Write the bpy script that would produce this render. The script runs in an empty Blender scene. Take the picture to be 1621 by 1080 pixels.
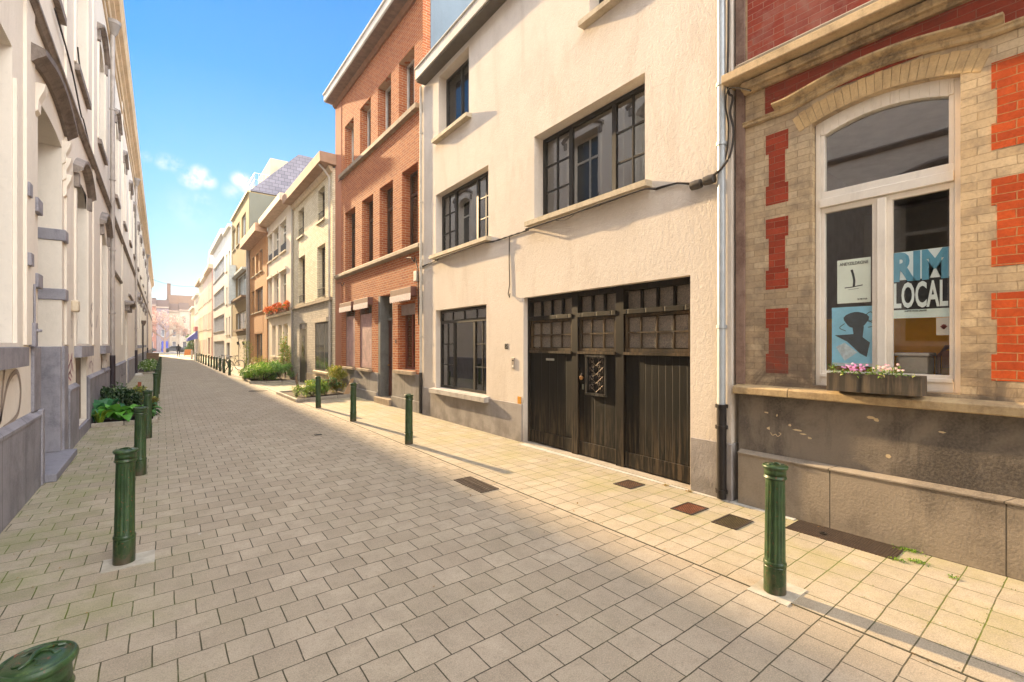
import bpy, bmesh, math, random
from mathutils import Vector, Matrix
random.seed(11)
R = math.radians
scene = bpy.context.scene
# ------------------------------------------------------------------ camera
YAW = math.atan(555.5 / 730)
cam_d = bpy.data.cameras.new("camera"); cam = bpy.data.objects.new("camera", cam_d)
scene.collection.objects.link(cam); scene.camera = cam
cam.location = (0, 0, 1.7); cam.rotation_euler = (R(90), 0, -YAW)
cam_d.sensor_width = 36; cam_d.lens = 730 / 1621 * 36; cam_d.shift_y = 6 / 1621
cam_d.clip_start = 0.05; cam_d.clip_end = 3000
# ------------------------------------------------------------------ light
SUN_EL, SUN_AZ = R(18.9), math.atan(0.114)      # azimuth: left of the street axis (+Y)
world = bpy.data.worlds.new("World"); scene.world = world; world.use_nodes = True
wn, wl = world.node_tree.nodes, world.node_tree.links
wn.clear()
def wnode(t, **k):
    n = wn.new(t)
    for a, b in k.items(): setattr(n, a, b)
    return n
sky = wnode('ShaderNodeTexSky', sky_type='NISHITA', sun_disc=False, sun_elevation=SUN_EL, sun_rotation=-SUN_AZ)
sky.air_density = 1.0; sky.dust_density = 0.0; sky.ozone_density = 4.0; sky.altitude = 0
hs = wnode('ShaderNodeHueSaturation'); hs.inputs['Saturation'].default_value = 1.12; hs.inputs['Value'].default_value = 1
wl.new(sky.outputs[0], hs.inputs['Color'])
tc = wnode('ShaderNodeTexCoord'); nrm = wnode('ShaderNodeVectorMath', operation='NORMALIZE')
wl.new(tc.outputs['Generated'], nrm.inputs[0])
nz = wnode('ShaderNodeTexNoise'); nz.inputs['Scale'].default_value = 30; nz.inputs['Detail'].default_value = 7; nz.inputs['Roughness'].default_value = .62
wl.new(nrm.outputs[0], nz.inputs['Vector'])
def pdir(u, v):
    xc = (u - 810.5) / 730; yc = (546 - v) / 730
    d = Vector((math.sin(YAW) + xc * math.cos(YAW), math.cos(YAW) - xc * math.sin(YAW), yc)); return d.normalized()
acc = None
for (u, v, wid, amp) in [(305, 283, .024, 1.3), (316, 277, .021, 1.3), (330, 288, .017, .9), (382, 285, .020, 1.6), (390, 294, .020, 1.2), (368, 303, .02, .5), (262, 257, .018, .8), (276, 261, .018, .7), (232, 249, .012, .5), (318, 318, .02, .42), (370, 303, .02, .45), (300, 330, .05, .18), (640, 60, .05, .1)]:
    sb = wnode('ShaderNodeVectorMath', operation='SUBTRACT'); sb.inputs[1].default_value = pdir(u, v); wl.new(nrm.outputs[0], sb.inputs[0])
    ml = wnode('ShaderNodeVectorMath', operation='MULTIPLY'); ml.inputs[1].default_value = (.9, .9, 1.0); wl.new(sb.outputs[0], ml.inputs[0])
    ln = wnode('ShaderNodeVectorMath', operation='LENGTH'); wl.new(ml.outputs[0], ln.inputs[0])
    mr = wnode('ShaderNodeMapRange', interpolation_type='SMOOTHSTEP'); mr.inputs['From Min'].default_value = wid; mr.inputs['From Max'].default_value = 0
    mr.inputs['To Max'].default_value = amp
    wl.new(ln.outputs['Value'], mr.inputs['Value'])
    if acc is None: acc = mr.outputs[0]
    else:
        mx = wnode('ShaderNodeMath', operation='MAXIMUM'); wl.new(acc, mx.inputs[0]); wl.new(mr.outputs[0], mx.inputs[1]); acc = mx.outputs[0]
nr = wnode('ShaderNodeMapRange', interpolation_type='SMOOTHSTEP'); nr.inputs['From Min'].default_value = .36; nr.inputs['From Max'].default_value = .62
wl.new(nz.outputs[0], nr.inputs['Value'])
cm = wnode('ShaderNodeMath', operation='MULTIPLY'); cm.use_clamp = True; wl.new(acc, cm.inputs[0]); wl.new(nr.outputs[0], cm.inputs[1])
# clear deep blue ahead, unseen bright cloud added overhead and behind camera as fill
sxyz = wnode('ShaderNodeSeparateXYZ'); wl.new(nrm.outputs[0], sxyz.inputs[0])
rp = wnode('ShaderNodeValToRGB'); wl.new(sxyz.outputs[2], rp.inputs[0]); cr = rp.color_ramp; K = 1 / (2 ** 1.68 * .13)
SKY_STOPS = [(0.0, (.70, .88, .98)), (.12, (.50, .81, .98)), (.28, (.25, .63, .97)), (.46, (.05, .40, .92)), (.66, (.02, .29, .85))]
for i, (p, c) in enumerate(SKY_STOPS):
    e = cr.elements[i] if i < 2 else cr.elements.new(p)
    e.position = p; e.color = (c[0], c[1], c[2], 1)
sc_ = wnode('ShaderNodeVectorMath', operation='SCALE'); wl.new(rp.outputs[0], sc_.inputs[0]); sc_.inputs['Scale'].default_value = K
blend = wnode('ShaderNodeMix', data_type='RGBA'); blend.inputs[0].default_value = .85; wl.new(hs.outputs[0], blend.inputs[6]); wl.new(sc_.outputs[0], blend.inputs[7])
def wmr(sock, a, b, c=0., d=1.):
    m = wnode('ShaderNodeMapRange', interpolation_type='SMOOTHSTEP'); m.inputs['From Min'].default_value = a; m.inputs['From Max'].default_value = b; m.inputs['To Min'].default_value = c; m.inputs['To Max'].default_value = d; wl.new(sock, m.inputs['Value']); return m.outputs[0]
def wmath(op, a, b):
    m = wnode('ShaderNodeMath', operation=op); m.use_clamp = True
    for i, q in enumerate((a, b)):
        if isinstance(q, float): m.inputs[i].default_value = q
        else: wl.new(q, m.inputs[i])
    return m.outputs[0]
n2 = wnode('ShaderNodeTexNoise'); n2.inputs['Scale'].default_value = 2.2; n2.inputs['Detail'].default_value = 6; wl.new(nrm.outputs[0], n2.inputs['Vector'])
fill_veil = wmath('MAXIMUM', wmr(sxyz.outputs[1], .12, -.5), wmr(sxyz.outputs[2], .74, .98, 0., .34)); fill_veil = wmath('MULTIPLY', fill_veil, wmr(n2.outputs[0], .2, .55, .45, 1.))
vm = wnode('ShaderNodeMix', data_type='RGBA'); wl.new(fill_veil, vm.inputs[0]); wl.new(blend.outputs[2], vm.inputs[6]); vm.inputs[7].default_value = (15.2, 15.0, 14.8, 1)
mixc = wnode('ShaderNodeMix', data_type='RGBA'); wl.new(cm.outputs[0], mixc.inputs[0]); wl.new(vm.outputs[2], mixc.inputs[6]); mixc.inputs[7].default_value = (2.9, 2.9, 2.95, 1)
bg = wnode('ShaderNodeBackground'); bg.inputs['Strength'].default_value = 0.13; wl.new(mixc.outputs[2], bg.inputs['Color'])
wo = wnode('ShaderNodeOutputWorld'); wl.new(bg.outputs[0], wo.inputs['Surface'])
sd = bpy.data.lights.new("sun", 'SUN'); so = bpy.data.objects.new("sun", sd); scene.collection.objects.link(so)
sd.energy = 5.0; sd.angle = R(1.0); sd.color = (1.0, .72, .40)
sdir = Vector((-math.sin(SUN_AZ) * math.cos(SUN_EL), math.cos(SUN_AZ) * math.cos(SUN_EL), math.sin(SUN_EL)))
so.rotation_euler = sdir.to_track_quat('Z', 'Y').to_euler(); so.location = (0, 0, 40)
vs = scene.view_settings; scene.display_settings.display_device = 'sRGB'
vs.view_transform = 'Standard'; vs.look = 'None'; vs.gamma = 1; vs.use_curve_mapping = False; vs.exposure = 1.68
scene.cycles.max_bounces = 8; scene.cycles.transparent_max_bounces = 16; scene.cycles.caustics_reflective = False; scene.cycles.caustics_refractive = False

# ------------------------------------------------------------------ materials
def srgb(h):
    h = h.lstrip('#'); c = [int(h[i:i + 2], 16) / 255 for i in (0, 2, 4)]
    return tuple((x / 12.92 if x <= .04045 else ((x + .055) / 1.055) ** 2.4) for x in c) + (1,)
def C4(c): return srgb(c) if isinstance(c, str) else (tuple(c) + (1,))[:4]
class NT:
    def __init__(s, name):
        s.m = bpy.data.materials.new(name); s.m.use_nodes = True; s.t = s.m.node_tree; s.t.nodes.clear()
        s.out = s.n('ShaderNodeOutputMaterial'); s.b = s.n('ShaderNodeBsdfPrincipled'); s.l(s.b.outputs[0], s.out.inputs[0])
    def n(s, t, **k):
        x = s.t.nodes.new(t)
        for a, b in k.items(): setattr(x, a, b)
        return x
    def l(s, a, b): s.t.links.new(a, b)
    def setin(s, node, **k):
        for a, b in k.items(): node.inputs[a.replace('_', ' ')].default_value = b
    def val(s, sock, v):
        if hasattr(v, 'links') or isinstance(v, bpy.types.NodeSocket): s.l(v, sock)
        else: sock.default_value = v
    def noise(s, vec, scale, detail=4, rough=.55, dist=0):
        x = s.n('ShaderNodeTexNoise'); x.inputs['Scale'].default_value = scale; x.inputs['Detail'].default_value = detail
        x.inputs['Roughness'].default_value = rough; x.inputs['Distortion'].default_value = dist
        s.l(vec, x.inputs['Vector']); return x.outputs[0]
    def mr(s, v, a, b, c=0., d=1., smooth=True):
        x = s.n('ShaderNodeMapRange'); x.interpolation_type = 'SMOOTHSTEP' if smooth else 'LINEAR'
        x.inputs['From Min'].default_value = a; x.inputs['From Max'].default_value = b; x.inputs['To Min'].default_value = c; x.inputs['To Max'].default_value = d
        s.l(v, x.inputs['Value']); return x.outputs[0]
    def math(s, op, a, b=0.):
        x = s.n('ShaderNodeMath', operation=op); s.val(x.inputs[0], a); s.val(x.inputs[1], b); return x.outputs[0]
    def mix(s, f, a, b, mode='MIX'):
        x = s.n('ShaderNodeMix', data_type='RGBA', blend_type=mode); s.val(x.inputs[0], f); s.val(x.inputs[6], a); s.val(x.inputs[7], b); return x.outputs[2]
    def vscale(s, vec, sc):
        x = s.n('ShaderNodeVectorMath', operation='MULTIPLY'); s.l(vec, x.inputs[0]); x.inputs[1].default_value = sc; return x.outputs[0]
    def obj(s): return s.n('ShaderNodeTexCoord').outputs['Object']
    def wallvec(s):
        o = s.obj(); sp = s.n('ShaderNodeSeparateXYZ'); s.l(o, sp.inputs[0]); ad = s.math('ADD', sp.outputs[0], sp.outputs[1])
        cb = s.n('ShaderNodeCombineXYZ'); s.l(ad, cb.inputs[0]); s.l(sp.outputs[2], cb.inputs[1]); return cb.outputs[0]
    def bump(s, h, strength=.5, dist=.01, prev=None):
        x = s.n('ShaderNodeBump'); x.inputs['Strength'].default_value = strength; x.inputs['Distance'].default_value = dist
        s.l(h, x.inputs['Height'])
        if prev is not None: s.l(prev, x.inputs['Normal'])
        return x.outputs[0]
    def fin(s, col, rough=.8, normal=None, metal=0., spec=.35):
        s.val(s.b.inputs['Base Color'], col); s.val(s.b.inputs['Roughness'], rough); s.b.inputs['Metallic'].default_value = metal
        s.b.inputs['Specular IOR Level'].default_value = spec
        if normal is not None: s.l(normal, s.b.inputs['Normal'])
        return s.m
MATS = {}
def cached(f):
    def g(*a, **k):
        key = (f.__name__, a, tuple(sorted(k.items())))
        if key not in MATS: MATS[key] = f(*a, **k)
        return MATS[key]
    return g
def mul(c, k): return tuple(min(1, x * k) for x in c[:3]) + (1,)
@cached
def plain(col, rough=.6, var=.12, scale=6., metal=0., bump=.15, spec=.35, grime=0.):
    t = NT('surface'); c = C4(col); o = t.obj()
    n = t.noise(o, scale, 5, .6); n2 = t.noise(o, scale * 9, 3)
    k = t.mix(t.mr(n, .3, .7), mul(c, 1 - var), mul(c, 1 + var)); k = t.mix(t.mr(n2, .45, .75, 0, .5 * var + .06), k, mul(c, .7))
    if grime: k = t.mix(t.mr(t.noise(t.vscale(o, (4, 4, .7)), 3, 5, .65), .48, .72, 0, grime), k, mul(c, .42))
    return t.fin(k, rough, t.bump(n2, bump, .004), metal, spec)
@cached
def stucco(col, streak=.25, stain='8a7660', bump=.5, rough=.9, sc=1.):
    t = NT('stucco'); c = C4(col); o = t.obj(); v = t.vscale(o, (1, 1, .3))
    a = t.noise(o, .55 * sc, 6, .6); b = t.noise(v, 2.4 * sc, 6, .65, .5); d = t.noise(t.vscale(o, (1, 1, .6)), 26 * sc, 5, .62, .8); e = t.noise(o, 60, 3, .6)
    k = t.mix(t.mr(a, .35, .7), c, mul(c, .88)); k = t.mix(t.mr(b, .46, .72, 0, streak), k, C4(stain))
    k = t.mix(t.mr(d, .5, .72, 0, .22), k, mul(c, .72)); k = t.mix(t.mr(d, .28, .45, .22, 0), k, mul(c, 1.18))
    sp = t.n('ShaderNodeSeparateXYZ'); t.l(o, sp.inputs[0])
    low = t.math('MULTIPLY', t.mr(sp.outputs[2], .9, 0.), t.mr(t.noise(o, 3, 5), .35, .65))
    k = t.mix(t.math('MULTIPLY', low, .45), k, mul(C4(stain), .6))
    h = t.math('ADD', t.math('MULTIPLY', d, 1.3), t.math('MULTIPLY', e, .5))
    return t.fin(k, rough, t.bump(h, bump, .018), 0, .25)
@cached
def brick(c1, c2, mortar, w=.21, h=.07, ms=.006, bump=.8, soot=.25, sootcol='50423a', painted=False, bias=0., tint=None, tintamt=0., low=None):
    t = NT('brick'); v = t.wallvec(); o = t.obj()
    dv = t.n('ShaderNodeTexNoise'); dv.inputs['Scale'].default_value = 5; t.l(o, dv.inputs['Vector'])
    av = t.n('ShaderNodeVectorMath', operation='SCALE'); t.l(dv.outputs['Color'], av.inputs[0]); av.inputs['Scale'].default_value = .018
    ad = t.n('ShaderNodeVectorMath', operation='ADD'); t.l(v, ad.inputs[0]); t.l(av.outputs[0], ad.inputs[1])
    b = t.n('ShaderNodeTexBrick'); b.offset = .5; t.l(ad.outputs[0], b.inputs['Vector'])
    t.setin(b, Scale=1., Mortar_Size=ms, Mortar_Smooth=.25, Bias=bias, Brick_Width=w, Row_Height=h)
    b.inputs['Color1'].default_value = C4(c1); b.inputs['Color2'].default_value = C4(c2); b.inputs['Mortar'].default_value = C4(mortar)
    a = t.noise(o, .7, 6, .65); d = t.noise(o, 6, 5, .65); e = t.noise(o, 45, 3)
    k = b.outputs[0]
    k = t.mix(t.mr(e, .4, .7, 0, .3), k, t.mix(1., k, (.55, .5, .5, 1), 'MULTIPLY'))
    k = t.mix(t.mr(d, .42, .68, 0, soot), k, C4(sootcol)); k = t.mix(t.mr(a, .45, .7, 0, soot * 1.1), k, mul(C4(sootcol), 1.3))
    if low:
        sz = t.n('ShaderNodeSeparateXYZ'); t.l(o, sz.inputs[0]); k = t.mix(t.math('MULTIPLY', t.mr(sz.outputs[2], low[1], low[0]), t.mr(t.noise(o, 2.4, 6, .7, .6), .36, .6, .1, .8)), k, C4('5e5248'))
    hh = t.math('ADD', t.math('MULTIPLY', b.outputs['Fac'], -1.), t.math('MULTIPLY', d, .35)); hh = t.math('ADD', hh, t.math('MULTIPLY', e, .25))
    return t.fin(k, .88, t.bump(hh, bump, .008), 0, .25)
@cached
def stone(col, dark=None, sc=2., bump=.35, jw=0., jh=.5, rough=.75, stainamt=.5):
    t = NT('stone'); c = C4(col); dk = C4(dark) if dark else mul(c, .5); o = t.obj()
    a = t.noise(o, sc, 7, .68, .3); b = t.noise(t.vscale(o, (2, 2, .4)), sc * 1.6, 6, .7); e = t.noise(o, 50, 4, .65)
    k = t.mix(t.mr(a, .42, .66, 0, stainamt), c, dk); k = t.mix(t.mr(b, .5, .7, 0, stainamt * .7), k, mul(dk, .9)); k = t.mix(t.mr(e, .35, .7, 0, .3), k, mul(c, 1.2))
    h = t.math('ADD', e, t.math('MULTIPLY', a, .8))
    if jw:
        b2 = t.n('ShaderNodeTexBrick'); t.l(t.wallvec(), b2.inputs['Vector']); b2.offset = 0
        t.setin(b2, Scale=1., Mortar_Size=.005, Brick_Width=jw, Row_Height=jh, Mortar_Smooth=.1)
        k = t.mix(b2.outputs['Fac'], k, mul(c, .22)); h = t.math('SUBTRACT', h, t.math('MULTIPLY', b2.outputs['Fac'], 2.))
    return t.fin(k, rough, t.bump(h, bump, .008), 0, .35)
@cached
def paver(w, h, off, x0, y0, ca, cb, mort, moss=.3, mosscol='6f7a3c', ms=.004, worn=0.):
    t = NT('concrete_block_paving'); o = t.obj()
    sh = t.n('ShaderNodeVectorMath', operation='ADD'); t.l(o, sh.inputs[0]); sh.inputs[1].default_value = (-x0 + 50 * w, -y0 + 50 * h, 0)
    dv = t.n('ShaderNodeTexNoise'); dv.inputs['Scale'].default_value = 3.3; t.l(o, dv.inputs['Vector'])
    av = t.n('ShaderNodeVectorMath', operation='SCALE'); t.l(dv.outputs['Color'], av.inputs[0]); av.inputs['Scale'].default_value = .016
    ad = t.n('ShaderNodeVectorMath', operation='ADD'); t.l(sh.outputs[0], ad.inputs[0]); t.l(av.outputs[0], ad.inputs[1])
    b = t.n('ShaderNodeTexBrick'); b.offset = off; t.l(ad.outputs[0], b.inputs['Vector'])
    t.setin(b, Scale=1., Mortar_Size=ms, Mortar_Smooth=.3, Bias=0., Brick_Width=w, Row_Height=h)
    A, B = C4(ca), C4(cb)
    b.inputs['Color1'].default_value = A; b.inputs['Color2'].default_value = B; b.inputs['Mortar'].default_value = A
    a = t.noise(o, .45, 6, .6); d = t.noise(o, 5, 6, .65); e = t.noise(o, 130, 3, .6); g = t.noise(o, 33, 4, .7)
    k = b.outputs[0]
    k = t.mix(t.mr(d, .38, .68, 0, .42), k, mul(A, .66)); k = t.mix(t.mr(a, .35, .66, 0, .38), k, mul(A, .74)); k = t.mix(t.mr(t.noise(o, 1.3, 5, .7, 1.), .55, .7, 0, .35), k, mul(B, 1.16))
    k = t.mix(t.mr(e, .45, .68, 0, .5), k, mul(A, 1.4)); k = t.mix(t.mr(e, .52, .35, 0, .4), k, mul(A, .6)); k = t.mix(t.mr(g, .5, .72, 0, .45), k, mul(A, .6))
    sp = t.n('ShaderNodeSeparateXYZ'); t.l(o, sp.inputs[0])
    # moss and lichen grow beside the walls, where nobody drives
    side = t.math('MAXIMUM', t.mr(sp.outputs[0], .55, -.9), t.mr(sp.outputs[0], 3.2, 4.2, 0, .95))
    side = t.math('ADD', side, .1)
    mz = t.math('MULTIPLY', side, t.mr(t.noise(o, 1.7, 6, .7), .38, .68, .1, 1))
    k = t.mix(t.math('MULTIPLY', mz, moss), k, C4(mosscol))
    # pale specks (chewing gum, lime)
    vo = t.n('ShaderNodeTexVoronoi'); t.l(o, vo.inputs['Vector']); vo.inputs['Scale'].default_value = 3.1
    dot = t.mr(vo.outputs['Distance'], .05, .035); ck = t.n('ShaderNodeSeparateColor'); t.l(vo.outputs['Color'], ck.inputs[0])
    dot = t.math('MULTIPLY', dot, t.mr(ck.outputs[0], .72, .74)); k = t.mix(t.math('MULTIPLY', dot, .6), k, (.5, .47, .43, 1))
    jc = t.mix(t.math('MULTIPLY', mz, 1.6), C4(mort), C4('5a6622'))
    brk = t.mr(t.noise(o, 9, 4, .7), .3, .5, .45, 1.)
    k = t.mix(t.math('MULTIPLY', b.outputs['Fac'], brk), k, jc)
    h_ = t.math('ADD', t.math('MULTIPLY', b.outputs['Fac'], -1.), t.math('MULTIPLY', g, .22)); h_ = t.math('ADD', h_, t.math('MULTIPLY', d, .3))
    sc = t.n('ShaderNodeSeparateColor'); t.l(b.outputs[0], sc.inputs[0])
    return t.fin(k, .82, t.bump(h_, .7, .008), 0, .3)
@cached
def glass(minr=.05, fres=1.55):
    t = NT('glass'); tr = t.n('ShaderNodeBsdfTransparent'); tr.inputs[0].default_value = (.95, .96, .955, 1)
    gl = t.n('ShaderNodeBsdfGlossy'); gl.inputs['Roughness'].default_value = .01; gl.inputs[0].default_value = (.95, .97, 1, 1)
    fr = t.n('ShaderNodeFresnel'); fr.inputs[0].default_value = fres
    n = t.bump(t.noise(t.obj(), 1.2, 1), .02, .02); t.l(n, gl.inputs['Normal'])
    mx = t.n('ShaderNodeMixShader'); t.l(t.mr(fr.outputs[0], 0, 1, minr, 1., False), mx.inputs[0]); t.l(tr.outputs[0], mx.inputs[1]); t.l(gl.outputs[0], mx.inputs[2]); t.l(mx.outputs[0], t.out.inputs[0])
    return t.m
@cached
def darkglass(col='4a5258', rough=.06):
    t = NT('window_glass'); c = C4(col); o = t.obj(); n = t.noise(o, .6, 3)
    k = t.mix(t.mr(n, .35, .65), c, mul(c, 2.4))
    return t.fin(k, rough, t.bump(t.noise(o, 1.6, 2), .1, .02), 0, .8)
@cached
def frosted():
    t = NT('frosted_glass'); o = t.obj(); n = t.noise(o, 60, 3, .6, 1.5)
    k = t.mix(t.mr(n, .35, .65), C4('4c463f'), C4('857869')); return t.fin(k, .3, t.bump(n, .9, .006), 0, .7)
@cached
def leafmat(c1, c2, c3=None):
    t = NT('leaf'); g = t.n('ShaderNodeNewGeometry'); r = g.outputs['Random Per Island']
    k = t.mix(t.mr(r, .1, .9, smooth=False), C4(c1), C4(c2))
    if c3: k = t.mix(t.mr(r, .8, .95), k, C4(c3))
    t.fin(k, .5, None, 0, .4)
    tl = t.n('ShaderNodeBsdfTranslucent'); t.l(k, tl.inputs[0]); mx = t.n('ShaderNodeMixShader'); mx.inputs[0].default_value = .3
    t.l(t.b.outputs[0], mx.inputs[1]); t.l(tl.outputs[0], mx.inputs[2]); t.l(mx.outputs[0], t.out.inputs[0]); return t.m
@cached
def planks(c1, c2, w=.11, x=True, grimecol='120f0b', rough=.55):
    t = NT('painted_boards'); o = t.obj(); sp = t.n('ShaderNodeSeparateXYZ'); t.l(o, sp.inputs[0]); s = t.math('ADD', sp.outputs[0], sp.outputs[1])
    f = t.math('FRACT', t.math('DIVIDE', s, w)); gr = t.math('MAXIMUM', t.mr(f, .07, 0), t.mr(f, .93, 1)); fl = t.math('FLOOR', t.math('DIVIDE', s, w))
    wn_ = t.n('ShaderNodeTexWhiteNoise', noise_dimensions='1D'); t.l(fl, wn_.inputs['W'])
    v = t.vscale(o, (8, 8, .6)); a = t.noise(v, 3, 6, .65, .3); b = t.noise(t.vscale(o, (1, 1, .5)), 2.2, 6, .65)
    k = t.mix(t.mr(a, .4, .68), C4(c1), C4(c2)); k = t.mix(t.mr(wn_.outputs[0], 0, 1, 0, .35), k, mul(C4(c1), .6)); k = t.mix(t.mr(b, .45, .66, 0, .6), k, C4(grimecol))
    # worn, paler foot of the boards and green algae
    low = t.math('MULTIPLY', t.mr(sp.outputs[2], 1.0, .1), t.mr(a, .42, .62)); k = t.mix(t.math('MULTIPLY', low, .42), k, C4('6b5a45'))
    k = t.mix(t.math('MULTIPLY', gr, .75), k, mul(C4(c1), .25))
    h = t.math('SUBTRACT', t.math('MULTIPLY', a, .4), gr)
    return t.fin(k, rough, t.bump(h, .6, .006), 0, .2)
@cached
def slatmat(col, h=.05, rough=.6):
    t = NT('slats'); o = t.obj(); sp = t.n('ShaderNodeSeparateXYZ'); t.l(o, sp.inputs[0]); c = C4(col)
    f = t.math('FRACT', t.math('DIVIDE', sp.outputs[2], h)); n = t.noise(o, 2.5, 6, .65, .8)
    k = t.mix(t.mr(n, .4, .62), c, mul(c, 1.45)); k = t.mix(t.mr(f, .12, 0), k, mul(c, .5))
    return t.fin(k, rough, t.bump(f, .4, .01), 0, .3)
@cached
def slate():
    t = NT('slate_roof'); v = t.wallvec(); b = t.n('ShaderNodeTexBrick'); t.l(v, b.inputs['Vector']); t.setin(b, Scale=1., Mortar_Size=.012, Brick_Width=.4, Row_Height=.25)
    b.inputs['Color1'].default_value = C4('76737e'); b.inputs['Color2'].default_value = C4('62606c'); b.inputs['Mortar'].default_value = C4('37363c')
    return t.fin(b.outputs[0], .7, None, 0, .3)
@cached
def plate(col='5b4a3c'):
    t = NT('cast_iron_plate'); o = t.obj(); b = t.n('ShaderNodeTexChecker'); t.l(t.vscale(o, (1, 1, 0)), b.inputs['Vector']); b.inputs['Scale'].default_value = 62
    n = t.noise(o, 14, 5, .7); c = C4(col)
    k = t.mix(t.mr(n, .35, .65), mul(c, .6), mul(c, 1.25)); k = t.mix(b.outputs['Fac'], k, mul(c, .25))
    return t.fin(k, .55, t.bump(b.outputs['Fac'], .8, .006), .5, .5)

def ironpaint():
    t = NT('green_iron_paint'); o = t.obj(); c = C4('273f21'); a = t.noise(o, 7, 6, .7); b = t.noise(t.vscale(o, (14, 14, 1.2)), 2.5, 6, .7); e = t.noise(o, 55, 4, .7)
    sz = t.n('ShaderNodeSeparateXYZ'); t.l(o, sz.inputs[0])
    k = t.mix(t.mr(a, .35, .65), mul(c, .7), mul(c, 1.35)); k = t.mix(t.mr(b, .5, .72, 0, .6), k, C4('56683a')); k = t.mix(t.mr(b, .5, .3, 0, .6), k, C4('162312'))
    k = t.mix(t.mr(e, .62, .66), k, C4('6b3f26')); k = t.mix(t.math('MULTIPLY', t.mr(sz.outputs[2], .22, 0), t.mr(a, .4, .6)), k, C4('4a4030'))
    return t.fin(k, t.mr(a, .3, .7, .26, .5), t.bump(t.math('ADD', e, a), .35, .004), 0, .45)
GREEN = ironpaint()
ZINC = plain('aab0b4', .45, .1, 5, .35, .1); IRON = plain('26211f', .5, .2, 8, .2, .2); CABLE = plain('3a332e', .7, .2)
WHITE = plain('d8d0c4', .45, .05, 4, 0, .05, .4, .15); DARKWOOD = planks('120f0b', '221c15', .13); DKFRAME = plain('25221f', .45, .15)
SOIL = plain('3b2c20', .95, .3, 12, 0, .8); BLUESTONE = stone('85838a', '55535c', 2.2); CONC = stone('a99f90', '6e6558', 2.)
SILL = stone('a9987c', '6b5c48', 3., .5)
TIN = plain('8c7f70', .7, .12); DARKIN = plain('2a2622', .9, .1)

# ------------------------------------------------------------------ mesh helpers
class MB:
    def __init__(s): s.v = []; s.f = []
    def add(s, vs, fs):
        b = len(s.v); s.v += [tuple(v) for v in vs]; s.f += [tuple(i + b for i in f) for f in fs]; return s
    def quad(s, *p): return s.add(p, [tuple(range(len(p)))])
    def hexa(s, a, b):                 # two rings of 4 points
        return s.add(list(a) + list(b), [(0, 1, 2, 3), (7, 6, 5, 4), (0, 4, 5, 1), (1, 5, 6, 2), (2, 6, 7, 3), (3, 7, 4, 0)])
    def prism(s, a, b):
        n = len(a); return s.add(list(a) + list(b), [tuple(range(n)), tuple(range(2 * n - 1, n - 1, -1))] + [(i, i + n, (i + 1) % n + n, (i + 1) % n) for i in range(n)])
    def box(s, x0, x1, y0, y1, z0, z1): return s.hexa([(x0, y0, z0), (x1, y0, z0), (x1, y1, z0), (x0, y1, z0)], [(x0, y0, z1), (x1, y0, z1), (x1, y1, z1), (x0, y1, z1)])
    def fb(s, F, s0, s1, z0, z1, d0, d1):   # box in a facade frame
        return s.hexa([F(s0, z0, d0), F(s1, z0, d0), F(s1, z0, d1), F(s0, z0, d1)], [F(s0, z1, d0), F(s1, z1, d0), F(s1, z1, d1), F(s0, z1, d1)])
    def tube(s, pts, r, n=8, caps=True):
        pts = [Vector(p) for p in pts]; rr = r if isinstance(r, (list, tuple)) else [r] * len(pts); rings = []; base = len(s.v)
        for i, p in enumerate(pts):
            t = (pts[min(i + 1, len(pts) - 1)] - pts[max(i - 1, 0)]).normalized()
            u = t.cross(Vector((0, 0, 1)) if abs(t.z) < .9 else Vector((1, 0, 0))).normalized(); w = t.cross(u)
            s.v += [tuple(p + (u * math.cos(2 * math.pi * k / n) + w * math.sin(2 * math.pi * k / n)) * rr[i]) for k in range(n)]
        for i in range(len(pts) - 1):
            for k in range(n):
                a = base + i * n + k; b = base + i * n + (k + 1) % n; s.f.append((a, b, b + n, a + n))
        if caps: s.f.append(tuple(base + k for k in range(n))); s.f.append(tuple(base + (len(pts) - 1) * n + k for k in range(n - 1, -1, -1)))
        return s
    def lathe(s, prof, c=(0, 0, 0), n=24, mod=None, k=1.):
        base = len(s.v); prof = [(r * k, z) for r, z in prof]
        for (r, z) in prof:
            for k in range(n):
                q = r * (mod(k, z) if mod else 1); a = 2 * math.pi * k / n; s.v.append((c[0] + q * math.cos(a), c[1] + q * math.sin(a), c[2] + z))
        for i in range(len(prof) - 1):
            for k in range(n):
                a = base + i * n + k; b = base + i * n + (k + 1) % n; s.f.append((a, b, b + n, a + n))
        s.f.append(tuple(base + k for k in range(n - 1, -1, -1))); s.f.append(tuple(base + (len(prof) - 1) * n + k for k in range(n)))
        return s
    def build(s, name, mat, parent=None, smooth=False, loc=None, kind=None, bevel=0):
        me = bpy.data.meshes.new(name); off = Vector(loc) if loc else (Vector(parent['base']) if parent is not None and 'base' in parent else Vector((0, 0, 0)))
        me.from_pydata([tuple(Vector(v) - off) for v in s.v], [], s.f)
        bm = bmesh.new(); bm.from_mesh(me)
        bmesh.ops.recalc_face_normals(bm, faces=bm.faces)
        bm.to_mesh(me); bm.free()
        me.materials.append(mat); o = bpy.data.objects.new(name, me); scene.collection.objects.link(o)
        if parent is not None:
            o.parent = parent; o['base'] = list(off)
        elif loc: o.location = off; o['base'] = list(off)
        else: o['base'] = [0, 0, 0]
        if smooth:
            for p in me.polygons: p.use_smooth = True
            if smooth != 'full':
                try: me.set_sharp_from_angle(angle=R(35))
                except Exception: pass
        if bevel:
            md = o.modifiers.new('bevel', 'BEVEL'); md.width = bevel; md.segments = 2; md.limit_method = 'ANGLE'; md.angle_limit = R(50)
        if kind: o['kind'] = kind
        return o
def tag(o, label, cat, group=None):
    o['label'] = label; o['category'] = cat
    if group: o['group'] = group
    return o
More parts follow.
